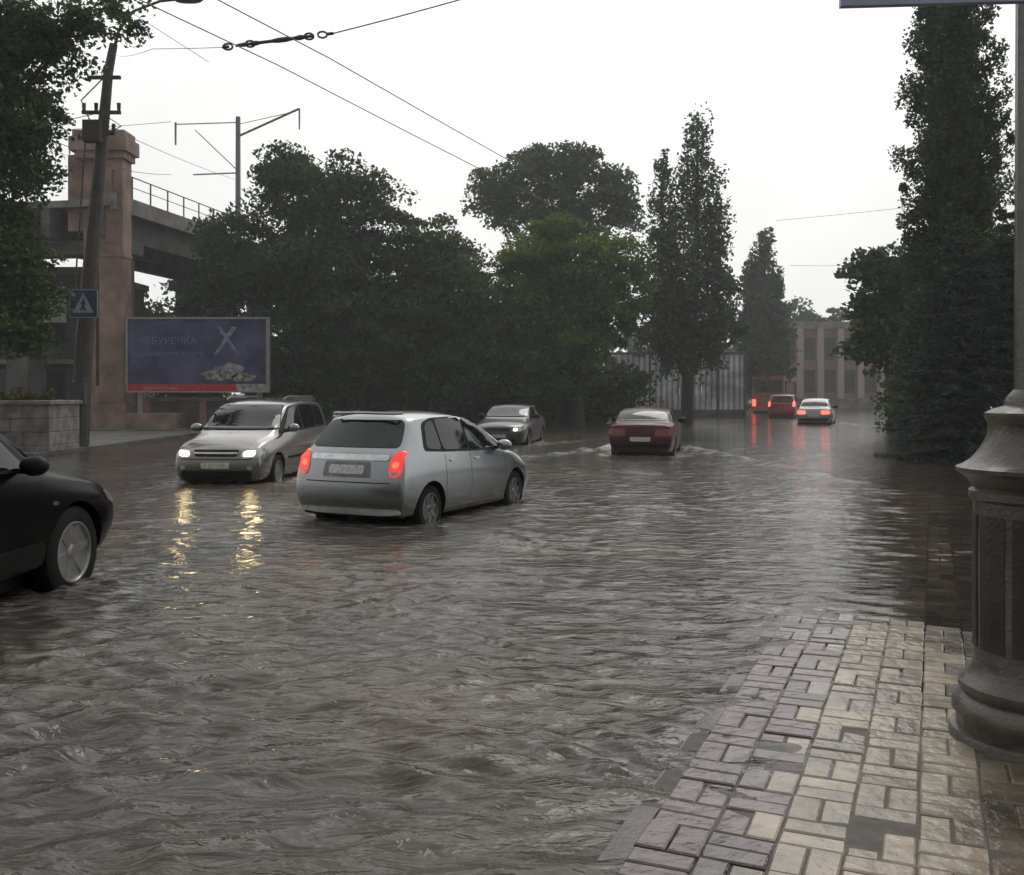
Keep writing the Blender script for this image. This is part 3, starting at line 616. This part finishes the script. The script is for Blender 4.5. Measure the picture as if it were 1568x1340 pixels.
m.tube([(0,-.034,.08),(0,-.034,-.06)],[.035,.03],8,2); m.tube([(0,-.034,-.06),(-.08,-.034,-.2)],[.025,.02],6,2); m.tube([(0,-.034,-.06),(.07,-.034,-.2)],[.025,.02],6,2); m.tube([(-.08,-.034,-.02),(0,-.034,.05),(.08,-.034,-.03)],.015,6,2); m.lathe([(0.001,.03),(.03,0),(.001,-.03)],10,2,Matrix.Translation((0,-.034,.13)))
m.box(-.25,.05,.02,.12,-.2,-.14,2)
m.obj('sign_plate',[mat('sign_white',(0.30,0.31,0.33),0.4),mat('sign_blue_b',(0.012,0.035,0.09),0.4),M_black],e)

# ------------------------------------------------------------------ stone planter
e=empty('stone_planter',(-14.2,26.6,0)); m=MB()
for r_ in range(4):
    for c_ in range(7):
        x=-2.3+c_*0.66+(0.33 if r_%2 else 0); 
        w1=2.05 if x+0.64>2.05 else x+0.652
        m.box(max(x,-2.3),w1,-.9+random.uniform(-.03,.03),.9,-.13+r_*0.36,-.13+r_*0.36+0.357,0)
m.box(-2.35,2.12,-.97,.97,1.31,1.42,0)
m.obj('stones',M_stone,e,bevel=0.02)

# ------------------------------------------------------------------ left background
e=empty('pink_pylon',(-17.1,42.2,0)); m=MB()
m.box(-.5,.5,-.5,.5,1.9,11.6); m.box(-.72,.72,-.7,.7,-.1,1.2); m.box(-.62,.62,-.6,.6,1.2,1.9)
m.box(-1.5,.62,-.62,.62,11.6,11.9); m.box(-1.7,.75,-.75,.75,11.9,12.5); m.box(-1.6,.62,-.62,.62,12.5,12.8)
m.box(-1.3,-.75,-.2,.5,-.1,11.6); m.box(-2.1,-1.35,.1,.6,8.6,11.9)
m.box(-.53,.53,-.53,.53,7.4,7.6); m.box(-.30,.30,-.515,-.5,2.4,7.0); m.box(-.30,.30,-.515,-.5,8.0,11.2)
m.obj('shaft',M_pink,e,bevel=0.03)
e=empty('viaduct',(0,0,0)); m=MB()
A=Vector((-17.0,41.5,0)); B=Vector((-8.5,90,0)); dl=(B-A).length; dr=(B-A).normalized(); an=math.atan2(dr.y,dr.x)
T=Matrix.Translation(A)@Matrix.Rotation(an,4,'Z')
m.box(0,dl,-.1,6.4,9.55,9.85,0,T); m.box(0,dl,0.35,0.75,8.3,9.55,1,T); m.box(0,dl,2.9,3.3,8.3,9.55,1,T); m.box(0,dl,5.5,5.9,8.3,9.55,1,T); m.box(0,dl,-.15,0.05,9.4,10.1,0,T)
i=0
while i<dl: m.box(i,i+.06,-.08,-.02,10.1,11.1,2,T); m.box(i,i+.06,6.2,6.26,9.85,11.0,2,T); i+=1.5
m.box(0,dl,-.08,-.03,11.05,11.1,2,T); m.box(0,dl,-.07,-.04,10.6,10.64,2,T)
for s in (1.2,16,32,46):
    m.box(s,s+1.1,.3,1.4,-.1,7.7,1,T); m.box(s,s+1.1,4.8,5.9,-.1,7.7,1,T); m.box(s-.1,s+1.2,-.1,6.3,7.7,8.3,1,T)
m.obj('deck',[M_concrete,M_concdark,M_wire],e,bevel=0.02)
e=empty('catenary_mast',(-14.7,52.5,9.8)); m=MB()
m.tube([(0,0,0),(0,0,6.6)],[.15,.13],8); m.tube([(0.1,0,5.6),(3.4,-.5,6.9)],.06,6); m.tube([(-.1,0,6.3),(-3.4,0,6.2)],.03,6); m.tube([(0,0,6.2),(3.2,-.5,6.75)],.02,6)
m.tube([(0,0,3.7),(-2.3,0,5.9)],.03,6); m.tube([(0,0,3.6),(-2.4,0,3.5)],.04,6); m.tube([(-3.35,0,6.3),(-3.35,0,5.1)],[.06,.05],6); m.tube([(3.4,-.5,6.9),(3.4,-.5,5.8)],[.05,.04],6)
m.obj('mast',mat('galvanised',(0.18,0.185,0.19),0.5,0.3),e)
e=empty('boundary_wall',(0,0,0)); m=MB()
m.box(-15.9,-8.6,42.0,42.3,-.1,1.25,0); m.box(-15.9,-8.6,41.94,42.36,1.25,1.4,1); m.box(-16.0,-13.9,40.6,41.9,-.1,.75,1)
for x in (-15.8,-13.4,-11,-8.8): m.box(x,x+.3,41.93,42.0,-.1,1.25,1)
m.obj('wall',[mat('wall_render',(0.12,0.10,0.085),0.7,var=0.3,scale=1.5),M_pink],e,bevel=0.02)
e=empty('low_wall',(0,0,0)); m=MB()
x=-8.5
while x<5.0:
    m.box(x,x+2.4,54.5,54.75,-.1,2.1,0); m.box(x+2.4,x+2.75,54.4,54.85,-.1,2.35,1); x+=2.75
m.obj('wall',[mat('wall_bluegrey',(0.055,0.075,0.075),0.7,var=0.5,scale=.8),M_concdark],e,bevel=0.02)
# billboard
e=empty('billboard',(-13.15,41.0,3.2)); m=MB()
m.box(-3.0,3.0,0,.18,-1.55,1.55,0); m.box(-3.0,3.0,-.08,.0,1.50,1.58,1); m.box(2.86,3.0,-.08,0,-1.58,1.50,1); m.box(-3.0,-2.93,-.08,0,-1.58,1.50,1); m.box(-2.93,2.86,-.08,0,-1.58,-1.52,1)
m.box(-2.6,-2.4,.18,.35,-3.3,1.2,1); m.box(2.4,2.6,.18,.35,-3.3,1.2,1)
m.obj('frame',[M_concdark,mat('frame_metal',(0.28,0.28,0.27),0.4,0.3)],e)
pmx=D.materials.new('poster_print'); nt,N,L=nodes(pmx); b=N['Principled BSDF']; tc=N.new('ShaderNodeTexCoord'); no=N.new('ShaderNodeTexNoise'); no.inputs['Scale'].default_value=0.9; no.inputs['Detail'].default_value=7; L.new(tc.outputs['Object'],no.inputs['Vector'])
cr=N.new('ShaderNodeValToRGB'); cr.color_ramp.elements[0].position=.38; cr.color_ramp.elements[0].color=(.012,.014,.060,1); cr.color_ramp.elements[1].position=.66; cr.color_ramp.elements[1].color=(.080,.080,.18,1); L.new(no.outputs['Fac'],cr.inputs[0]); L.new(cr.outputs[0],b.inputs['Base Color']); b.inputs['Roughness'].default_value=.35
m=MB(); m.add([(-2.93,-.004,-1.22),(2.86,-.004,-1.22),(2.86,-.004,1.50),(-2.93,-.004,1.50)],[(0,1,2,3)],0); m.add([(-2.93,-.004,-1.52),(1.6,-.004,-1.52),(1.6,-.004,-1.22),(-2.93,-.004,-1.22)],[(0,1,2,3)],1); m.add([(1.6,-.004,-1.52),(2.86,-.004,-1.52),(2.86,-.004,-1.22),(1.6,-.004,-1.22)],[(0,1,2,3)],2)
m.add([(.65,-.012,.0),(.78,-.012,.0),(1.62,-.012,1.15),(1.42,-.012,1.2)],[(0,1,2,3)],3); m.add([(1.75,-.016,.0),(1.62,-.016,.0),(.78,-.016,1.2),(.98,-.016,1.15)],[(0,1,2,3)],3)
m.add([(.85,-.014,.95),(1.2,-.014,.78),(1.55,-.014,.95),(1.2,-.014,.88)],[(0,1,2,3)],3)
for (cx_,cz_,rx_,rz_,mi_) in ((.9,-.85,.75,.22,4),(1.45,-.62,.45,.28,2),(1.0,-.6,.35,.14,3),(1.9,-.95,.5,.18,4)):
    blob=[(cx_+rx_*math.cos(t)*(1+.1*math.sin(5*t)),-.010-.002*mi_,cz_+rz_*math.sin(t)*(1+.15*math.sin(3*t+cx_))) for t in np.linspace(0,2*math.pi,28,endpoint=False)]; m.add(blob,[tuple(range(28))],mi_)
m.obj('poster',[pmx,mat('poster_red',(.42,.02,.03),.4),mat('poster_pale',(.30,.29,.29),.4,var=.5,scale=5),mat('poster_grey',(.20,.20,.25),.4,var=.5,scale=3),mat('poster_food',(.22,.22,.17),.4,var=.8,scale=5)],e)
for i,(t,s,x,z) in enumerate((('ЧЕБУРЕЧКА',.42,-2.5,.45),('домашняя кухня',.34,-2.5,-.05),('круглосуточно',.2,-2.3,-1.45))):
    cu=D.curves.new('poster_text','FONT'); cu.body=t; cu.size=s; cu.materials.append(mat('poster_ink',(.13,.16,.33) if i<2 else (.5,.3,.3),.5)); o=D.objects.new('poster_text',cu); link(o,e); o.location=(x,-.012,z); o.rotation_euler=(math.pi/2,0,0)
e=MB(); e.box(-30,-7,39.3,39.5,-.12,.12); e.box(-30,-7,39.5,60,-.12,.11); e.box(-30,-12.0,24.6,24.75,-.12,.10); e.box(-30,-12.0,24.75,39.3,-.12,.09); e.obj('far_pavement',M_concdark)
e=empty('shop_building',(-24.5,46,0)); m=MB()
m.box(-6,4.2,0,8,0,7.2,0); m.box(-6.2,4.4,-.2,8.2,7.2,7.5,1)
for i in range(4):
    m.box(-5+i*2.3,-3.4+i*2.3,-.05,0.01,.9,2.7,2); m.box(-5+i*2.3,-3.4+i*2.3,-.05,0.01,4.0,6.0,2)
    m.box(-5.1+i*2.3,-3.3+i*2.3,-.12,-.0,.8,.9,1)
m.box(-6,4.0,-.9,0,2.95,3.15,1); m.box(1.0,3.6,-.15,-.06,4.9,6.6,3); m.box(-5,4.3,-2.2,-2.0,0.1,1.3,1)
m.obj('walls',[mat('shop_wall',(.06,.055,.05),.8,var=.4),M_concrete,M_glass,mat('poster_white',(.5,.5,.52),.5,var=.4,scale=3)],e)

e=empty('corrugated_fence',(11.0,63,0)); m=MB(); 
x=-4.9
while x<3.9: m.box(x,x+.20,0,.03,-.1,4.1,0); m.box(x+.20,x+.36,.10,.13,-.1,4.1,2); x+=.36
m.box(-5,4.0,.13,.2,3.3,3.4,1); m.box(-5,4.0,-.03,.0,4.05,4.2,1); m.box(-5,4.0,-.03,.0,-.1,.5,1)
for x in (-4.9,-2.2,0,2.2,3.9): m.box(x,x+.14,-.10,-.03,-.1,4.3,1)
m.obj('panels',[mat('sheet_metal',(.50,.51,.52),.45,.0,var=.4,scale=.8),M_concdark,mat('sheet_metal_b',(.26,.265,.27),.5,var=.4,scale=.8)],e)
e=empty('brick_building',(30.5,97,0)); m=MB()
m.box(-4.5,7,0,9,0,7.9,0); m.box(-4.8,7.3,-.3,9.3,7.9,8.6,1); m.box(-4.7,7.2,-.15,0,0,1.0,1)
for i in range(6):
    m.box(-4.3+i*2,-3.7+i*2,-.35,0,1.0,7.9,2); m.box(-3.5+i*2,-2.5+i*2,-.03,0.01,1.6,3.8,3); m.box(-3.5+i*2,-2.5+i*2,-.03,0.01,4.8,7.0,3)
m.obj('walls',[mat('brick_red',(.24,.14,.12),.8),M_concrete,mat('pilaster',(.42,.34,.31),.8),M_glass],e)

# ------------------------------------------------------------------ wires
def wires(segs):
    m=MB()
    for pts,r in segs:
        P=[];Rr=[]
        for i in range(len(pts)-1):
            a,b_=Vector(pts[i]),Vector(pts[i+1]); n=8
            for k in range(n):
                t=k/n; p=a.lerp(b_,t); p.z-=4*t*(1-t)*min(.4,(b_-a).length*.004); P.append(p)
        P.append(Vector(pts[-1])); m.tube(P,r,6)
    return m
dU=(.40,.917)
def along(x,y,z,s): return (x+dU[0]*s,y+dU[1]*s,z)
m=wires([([along(-4.0,11,6.0,-14),along(-4.0,11,6.0,2.2),along(-4.0,11,6.0,30),along(-4,11,6,70)],.007),([along(-3.19,10.9,6.0,-14),along(-3.19,10.9,6.0,2.0),along(-3.19,10.9,6,30),along(-3.19,10.9,6,70)],.007),
 ([(-11.4,28,11.3),(-4.6,12.5,6.03),(-3.7,12.5,6.05)],.004),([(-2.28,12.5,6.23),(-.7,12.5,6.65),(9.5,12.8,9.6)],.008),
 ([(-18.1,52,16.0),(-24,45,13.5)],.015),([(-18.1,52,13.2),(-16.0,41,10.9),(-20,33,12)],.015),([(-11.5,28,9.7),(-30,44,12)],.012),([(-11.5,28,9.2),(-14.7,52.5,13)],.010),
 ([(-4.0,12.9,6.0),(-6.5,12.7,7.6)],.004),([(13.5,50,10.4),(22,48,11)],.01),([(17,60,9.4),(24,60,9.4)],.01)])
m.obj('overhead_wires',M_wire,None,smooth=True)
m=MB(); a=Vector((-3.7,12.5,6.05)); b_=Vector((-2.28,12.5,6.23))
m.tube([a.lerp(b_,t) for t in (0.12,.2,.24,.30,.34,.44,.5,.58,.64,.70,.76,.82)],[.018,.03,.018,.034,.022,.022,.034,.034,.022,.036,.02,.02],8)
def ring(c,r,mi=0):
    P=[c+Vector((r*1.5*math.cos(t),0,r*math.sin(t))) for t in np.linspace(0,2*math.pi,13)]; m.tube(P,.013,6)
for t in (0.05,.25,.78,.9): ring(a.lerp(b_,t),.04)
for t in (0.0,.94): m.tube([a.lerp(b_,t),a.lerp(b_,t+.06)],.02,6)
m.obj('wire_tensioner',M_wire,None,smooth=True)

# ------------------------------------------------------------------ foliage
def leaves(name,P,size,mt,parent,shade,flat=0.0,aspect=0.6,r=None):
    r=r or rng; n=len(P)
    nr=r.normal(size=(n,3)); nr[:,2]=nr[:,2]*(1+flat*2)+flat; nr/=np.linalg.norm(nr,axis=1)[:,None]
    t=r.normal(size=(n,3)); t-=nr*np.sum(t*nr,1)[:,None]; t/=np.linalg.norm(t,axis=1)[:,None]; bt=np.cross(nr,t)
    s=(size*(0.6+0.8*r.random(n)))[:,None]
    a=P+t*s*.5; c=P-t*s*.5; b1=P+bt*s*.5*aspect+t*s*.08+nr*s*.08; b2=P-bt*s*.5*aspect+t*s*.08+nr*s*.08
    co=np.stack([a,b1,c,b2],1).reshape(-1,3).astype(np.float32)
    me=D.meshes.new(name); me.vertices.add(4*n); me.vertices.foreach_set('co',co.ravel()); me.loops.add(4*n); me.loops.foreach_set('vertex_index',np.arange(4*n,dtype=np.int32)); me.polygons.add(n); me.polygons.foreach_set('loop_start',(np.arange(n)*4).astype(np.int32)); me.update(calc_edges=True)
    at=me.attributes.new('shade','FLOAT','FACE'); at.data.foreach_set('value',np.clip(shade,0,1).astype(np.float32)); me.materials.append(mt)
    o=D.objects.new(name,me); return link(o,parent)
def crown(ell,nc,per,cr_,r,surf=0.55):
    vol=np.array([e[3]*e[4]*e[5] for e in ell]); idx=r.choice(len(ell),nc,p=vol/vol.sum())
    E=np.array(ell)[idx]; d=r.normal(size=(nc,3)); d/=np.linalg.norm(d,axis=1)[:,None]; rad=(surf+(1.1-surf)*r.random(nc))[:,None]
    Cn=E[:,:3]+d*rad*E[:,3:]; cs=cr_*(0.4+1.0*r.random(nc)); sh=r.random(nc)
    P=r.normal(size=(nc*per,3)); P/=np.linalg.norm(P,axis=1)[:,None]; P*= (r.random(nc*per)**.5)[:,None]
    P[:,2]=P[:,2]*.42-.25*(P[:,0]**2+P[:,1]**2)
    P=np.repeat(Cn,per,0)+P*np.repeat(cs,per)[:,None]*1.05
    S=np.repeat(sh,per)*.65+r.random(nc*per)*.35
    return P,S,Cn
def tree(name,base,ell,nc,per,cr_,leaf,mt,trunk_r=.25,seed=1,surf=.55,nl=10,flat=0.2,zmin=0.2):
    r=np.random.default_rng(seed); bx,by,bz=base
    e=empty(name,base); el=[(a[0]-bx,a[1]-by,a[2]-bz,a[3],a[4],a[5]) for a in ell]
    P,S,Cn=crown(el,nc,per,cr_,r,surf); k=P[:,2]>zmin; leaves('foliage',P[k],leaf,mt,e,S[k],flat,r=r)
    m=MB(); top=max(a[2] for a in el); cxm=np.mean([a[0] for a in el]); cym=np.mean([a[1] for a in el])
    tr=[(0,0,-.1),(cxm*.1,cym*.1,top*.25),(cxm*.4,cym*.4,top*.55),(cxm*.7,cym*.7,top*.85),(cxm*.8,cym*.8,top)]
    m.tube(tr,[trunk_r*1.25,trunk_r,trunk_r*.75,trunk_r*.4,trunk_r*.15],9)
    for i in r.choice(len(Cn),min(len(Cn),nl*4),replace=False):
        c=Vector(Cn[i]); z0=max(top*.15,min(c.z*.65,top*.8)); t=z0/top; s=Vector((cxm*t*.8,cym*t*.8,z0)); mid=s.lerp(c,.5)+Vector((0,0,.25))
        m.tube([s,mid,c],[trunk_r*.32,trunk_r*.18,trunk_r*.05],5)
    m.obj('trunk',M_bark,e,smooth=True); return e
LM_dark=leafmat('leaves_dark',(.022,.046,.014),(.085,.135,.040),.35)
LM_mid=leafmat('leaves_mid',(.034,.060,.018),(.110,.160,.048),.35)
LM_light=leafmat('leaves_light',(.055,.100,.014),(.175,.245,.040),.4)
LM_pop=leafmat('leaves_poplar',(.035,.050,.026),(.115,.145,.080),.35)
LM_con=leafmat('needles',(.014,.026,.019),(.048,.074,.058),.1)
LM_col=leafmat('leaves_column',(.028,.042,.018),(.090,.120,.050),.25)
def E(px,py,rx,rz,d,ry=None):   # ellipsoid from survey bearings at distance d
    k=d/1500.0; return ((px-784)*k,d,1.65+(600-py)*k,rx*k,(ry if ry else min(rx,rz)*k),rz*k)
tree('broadleaf_tree',(-9.6,46,0),[E(440,290,58,70,46),E(530,315,68,70,46),E(385,390,78,72,46),E(500,420,105,95,46),E(592,330,28,52,46),E(345,480,60,60,46),E(560,500,95,85,46),E(450,540,100,65,46),E(330,335,30,22,46)],430,200,1.1,.22,LM_dark,.35,11,surf=.4)
tree('broadleaf_tree.001',(-3.8,47,0),[E(655,395,60,58,47),E(700,455,72,82,47),E(625,480,75,85,47),E(680,550,90,65,47)],270,180,1.05,.22,LM_mid,.3,12,surf=.4)
tree('broadleaf_tree.002',(2.8,62,0),[E(850,265,85,42,62),E(762,290,42,40,62),E(938,295,36,42,62),E(850,330,90,45,62),E(890,238,32,20,62),E(815,235,28,18,62),E(960,330,25,30,62)],240,110,1.15,.28,LM_mid,.35,13,surf=.25)
tree('broadleaf_tree.003',(3.2,48,0),[E(820,385,58,62,48),E(885,415,80,70,48),E(950,410,38,66,48),E(800,490,80,75,48),E(890,505,72,75,48),E(850,540,85,65,48),E(975,460,28,60,48)],390,175,1.0,.22,LM_light,.32,14,surf=.4)
def poplar(name,base,spires,per,cr_,leaf,mt,seed,tr=.25,step=.42,gap=.15):
    r=np.random.default_rng(seed); e=empty(name,base); P=[];S=[]; m=MB()
    ztop=max(s[3] for s in spires); m.tube([(0,0,-.1),(.1,0,ztop*.3),(spires[0][0],spires[0][1],ztop*.65),(spires[0][0],spires[0][1],ztop-.4)],[tr*1.2,tr,tr*.5,.03],9)
    for (ox,oy,z0,z1,rad) in spires:
        m.tube([(0.05,0,z0*.62),(ox*.7,oy*.7,z0+1.2),(ox,oy,(z0+z1)/2),(ox,oy,z1-.4)],[tr*.5,tr*.4,tr*.25,.02],7)
        z=z0
        while z<z1:
            t=(z-z0)/(z1-z0); R=rad*min(1,(t*5)**.6+.35)*(1-t**2.6*.85)*(.85+.3*math.sin(z*1.7+ox*3)**2)
            n=max(3,int(7*R/.9))
            for k in range(n):
                if r.random()<gap: continue
                a=r.random()*6.28; q=R*(.3+.75*r.random()); c=np.array([ox+q*math.cos(a),oy+q*math.sin(a),z+r.normal()*.25])
                pp=c+r.uniform(-1,1,size=(per,3))*np.array([.5,.5,.7])*cr_*(.4+.8*r.random()); P.append(pp); S.append(r.random()*.6+r.random(per)*.4)
                if z-q>z0: m.tube([(ox,oy,z-1.0*q),tuple(c)],[.04,.012],4)
            z+=step
    leaves('foliage',np.concatenate(P),leaf,mt,e,np.concatenate(S),0,r=r); m.obj('trunk',M_bark,e,smooth=True); return e
poplar('poplar_tree',(9.3,52,0),[(.55,0,3.0,16.2,1.75),(-1.25,.3,3.2,14.4,1.0),(1.75,.2,3.4,11.6,1.25),(-.9,-.2,3.2,11.0,1.5)],46,.9,.22,LM_pop,21,.30,gap=.25)
poplar('poplar_tree.001',(19.3,75,0),[(0,0,2.0,14.0,1.6),(1.0,0,2,10.5,1.1),(-1.0,0,2,11.3,1.0)],44,1.0,.32,LM_pop,22,.3,gap=.15)
poplar('columnar_tree',(13.6,30,0),[(0,0,.6,18.5,1.35),(.35,.2,.6,18.2,1.3),(-.35,.1,1,17.9,1.3)],120,.52,.12,LM_col,23,.3,step=.33,gap=0.0)
tree('broadleaf_tree.004',(16.2,39,0),[E(1350,420,32,42,39),E(1388,400,34,40,39),E(1338,520,36,50,39),E(1390,490,48,75,39),E(1318,400,18,20,39),E(1325,465,26,22,39)],200,70,.7,.28,LM_mid,.2,16,flat=.4,surf=.3)
tree('broadleaf_tree.005',(14.6,27,0),[E(1560,450,70,90,27),E(1580,560,90,110,27),E(1510,420,45,60,27)],260,170,.7,.15,LM_dark,.2,17)
def spruce(name,base,H_,R0,seed):
    r=np.random.default_rng(seed); e=empty(name,base); P=[];S=[]; m=MB(); m.tube([(0,0,-.1),(0,0,H_*.5),(0,0,H_)],[.16,.1,.02],8)
    z=.15
    while z<H_-.15:
        R=R0*(1-(z/H_))**.62*(.9+.2*r.random()); n=int(7+6*R)
        for k in range(n):
            a=2*math.pi*(k+r.random()*.8)/n; L_=R*(.75+.4*r.random()); q=int(90*L_)+14; t=r.random(q)**.75
            dz=-.32*t*L_+.22*t*t*L_; sprd=(.10+.13*(1-abs(2*t-1)))
            x=np.cos(a)*t*L_; y=np.sin(a)*t*L_; s=r.normal(size=q)*sprd
            P.append(np.stack([x-np.sin(a)*s,y+np.cos(a)*s,z+.1+dz+r.normal(size=q)*.03-abs(s)*.35],1)); S.append(r.random()*.5+r.random(q)*.3+.3*t)
            m.tube([(0,0,z+.1),(math.cos(a)*L_*.9,math.sin(a)*L_*.9,z+.1-.12*L_)],[.03,.01],4)
        z+=.34
    leaves('foliage',np.concatenate(P),.12,LM_con,e,np.concatenate(S),.6,.3,r=r); m.obj('trunk',M_bark,e,smooth=True)
spruce('spruce_tree',(11.15,24.2,0),5.9,1.95,31)
spruce('spruce_tree.001',(13.3,25.6,0),6.8,2.1,32)
tree('street_tree',(-15.5,24,0),[E(-20,150,90,200,24,2),E(55,55,80,55,24,1.2),E(150,20,65,32,24,.9),E(25,220,50,110,24,1.2),E(205,30,28,28,24,.6),E(15,400,50,110,24,1.3),E(60,430,28,60,24,.8),E(15,500,40,60,24,1.0)],400,115,.55,.14,LM_dark,.28,18,surf=.25)
r=np.random.default_rng(5)
def mass(name,el,nc,per,cr_,leaf,mt,seed,zmin=0.05):
    r=np.random.default_rng(seed); P,S,_=crown(el,nc,per,cr_,r,.2); k=P[:,2]>zmin; return leaves(name,P[k],leaf,mt,None,S[k],.1,r=r)
mass('hedge',[(-13+i*1.9+r.random(),50+r.random()*2,1.4+r.random()*.9,1.9,1.2,2.0+r.random()*1.0) for i in range(10)],420,120,.9,.26,LM_dark,41)
mass('hedge.001',[(-28+i*2.5,58+r.random()*2,3.5+r.random()*1.2,2.4,1.6,4.5) for i in range(5)],200,90,1.2,.36,LM_dark,42)
mass('distant_trees',[(-70+i*7.5+r.random()*3,120+r.random()*16,4+r.random()*2,5.5,3,5+r.random()*2.5) for i in range(26)],1300,55,1.9,.8,LM_mid,43)
mass('distant_trees.001',[(26+i*3.2,108+r.random()*6,5.5+r.random()*2,2.8,2.4,4.6) for i in range(8)]+[(21,92,3,2.5,2,4.2),(24,96,3,2.5,2,4.6)],420,70,1.4,.5,LM_mid,44)
mass('shrub',[(15.5+i*1.7,36+i*4.2,1.6,1.6,1.8,2.2+.3*i) for i in range(7)],300,90,.8,.24,LM_dark,45)
mass('planter_plants',[(-16+i*.55,26.6,1.5,.45,.7,.25+.1*r.random()) for i in range(7)],90,45,.3,.12,leafmat('leaves_yellowgreen',(.05,.05,.015),(.12,.11,.035),.2),46)
mass('roadside_plants',[(-15.5+i*1.1,45.0,.8,.8,.5,.9) for i in range(7)],90,50,.5,.2,LM_mid,47)

# ------------------------------------------------------------------ distant pedestrians
def person(name,loc,rz,coat,step):
    J={'pel':(0,0,.95),'sp':(0,0,1.15),'ch':(0,0,1.38),'nk':(0,0,1.52),'hd':(.02,0,1.66),'ht':(.02,0,1.76),
       'la':(0,.19,1.42),'le':(.02,.25,1.15),'lh':(.12,.24,.93),'ra':(0,-.19,1.42),'re':(-.03,-.25,1.15),'rh':(.02,-.25,.92),
       'lk':(step*.5,.1,.5),'lf':(step*.6,.1,.08),'lt':(step*.6+.16,.1,.05),'rk':(-step*.2,-.1,.5),'rf':(-step,-.1,.1),'rt':(-step+.15,-.1,.05)}
    Rd={'pel':.16,'sp':.14,'ch':.17,'nk':.06,'hd':.10,'ht':.07,'la':.07,'le':.05,'lh':.04,'ra':.07,'re':.05,'rh':.04,'lk':.075,'lf':.05,'lt':.04,'rk':.075,'rf':.05,'rt':.04}
    Ed=[('pel','sp'),('sp','ch'),('ch','nk'),('nk','hd'),('hd','ht'),('ch','la'),('la','le'),('le','lh'),('ch','ra'),('ra','re'),('re','rh'),('pel','lk'),('lk','lf'),('lf','lt'),('pel','rk'),('rk','rf'),('rf','rt')]
    ks=list(J); me=D.meshes.new(name); me.from_pydata([J[k] for k in ks],[(ks.index(a),ks.index(b)) for a,b in Ed],[])
    o=D.objects.new(name,me); link(o); o.location=loc; o.rotation_euler=(0,0,rz); o.modifiers.new('sk','SKIN'); sv=me.skin_vertices[0].data
    for i,k in enumerate(ks): sv[i].radius=(Rd[k],Rd[k]); 
    sv[0].use_root=True
    s=o.modifiers.new('s','SUBSURF'); s.levels=2; s.render_levels=2; me.materials.append(coat)
person('pedestrian',(16.4,72,-.1),1.2,mat('coat_dark',(.02,.02,.025),.7),.12)
person('pedestrian.001',(17.1,72.6,-.1),2.0,mat('coat_grey',(.05,.05,.055),.7),.2)
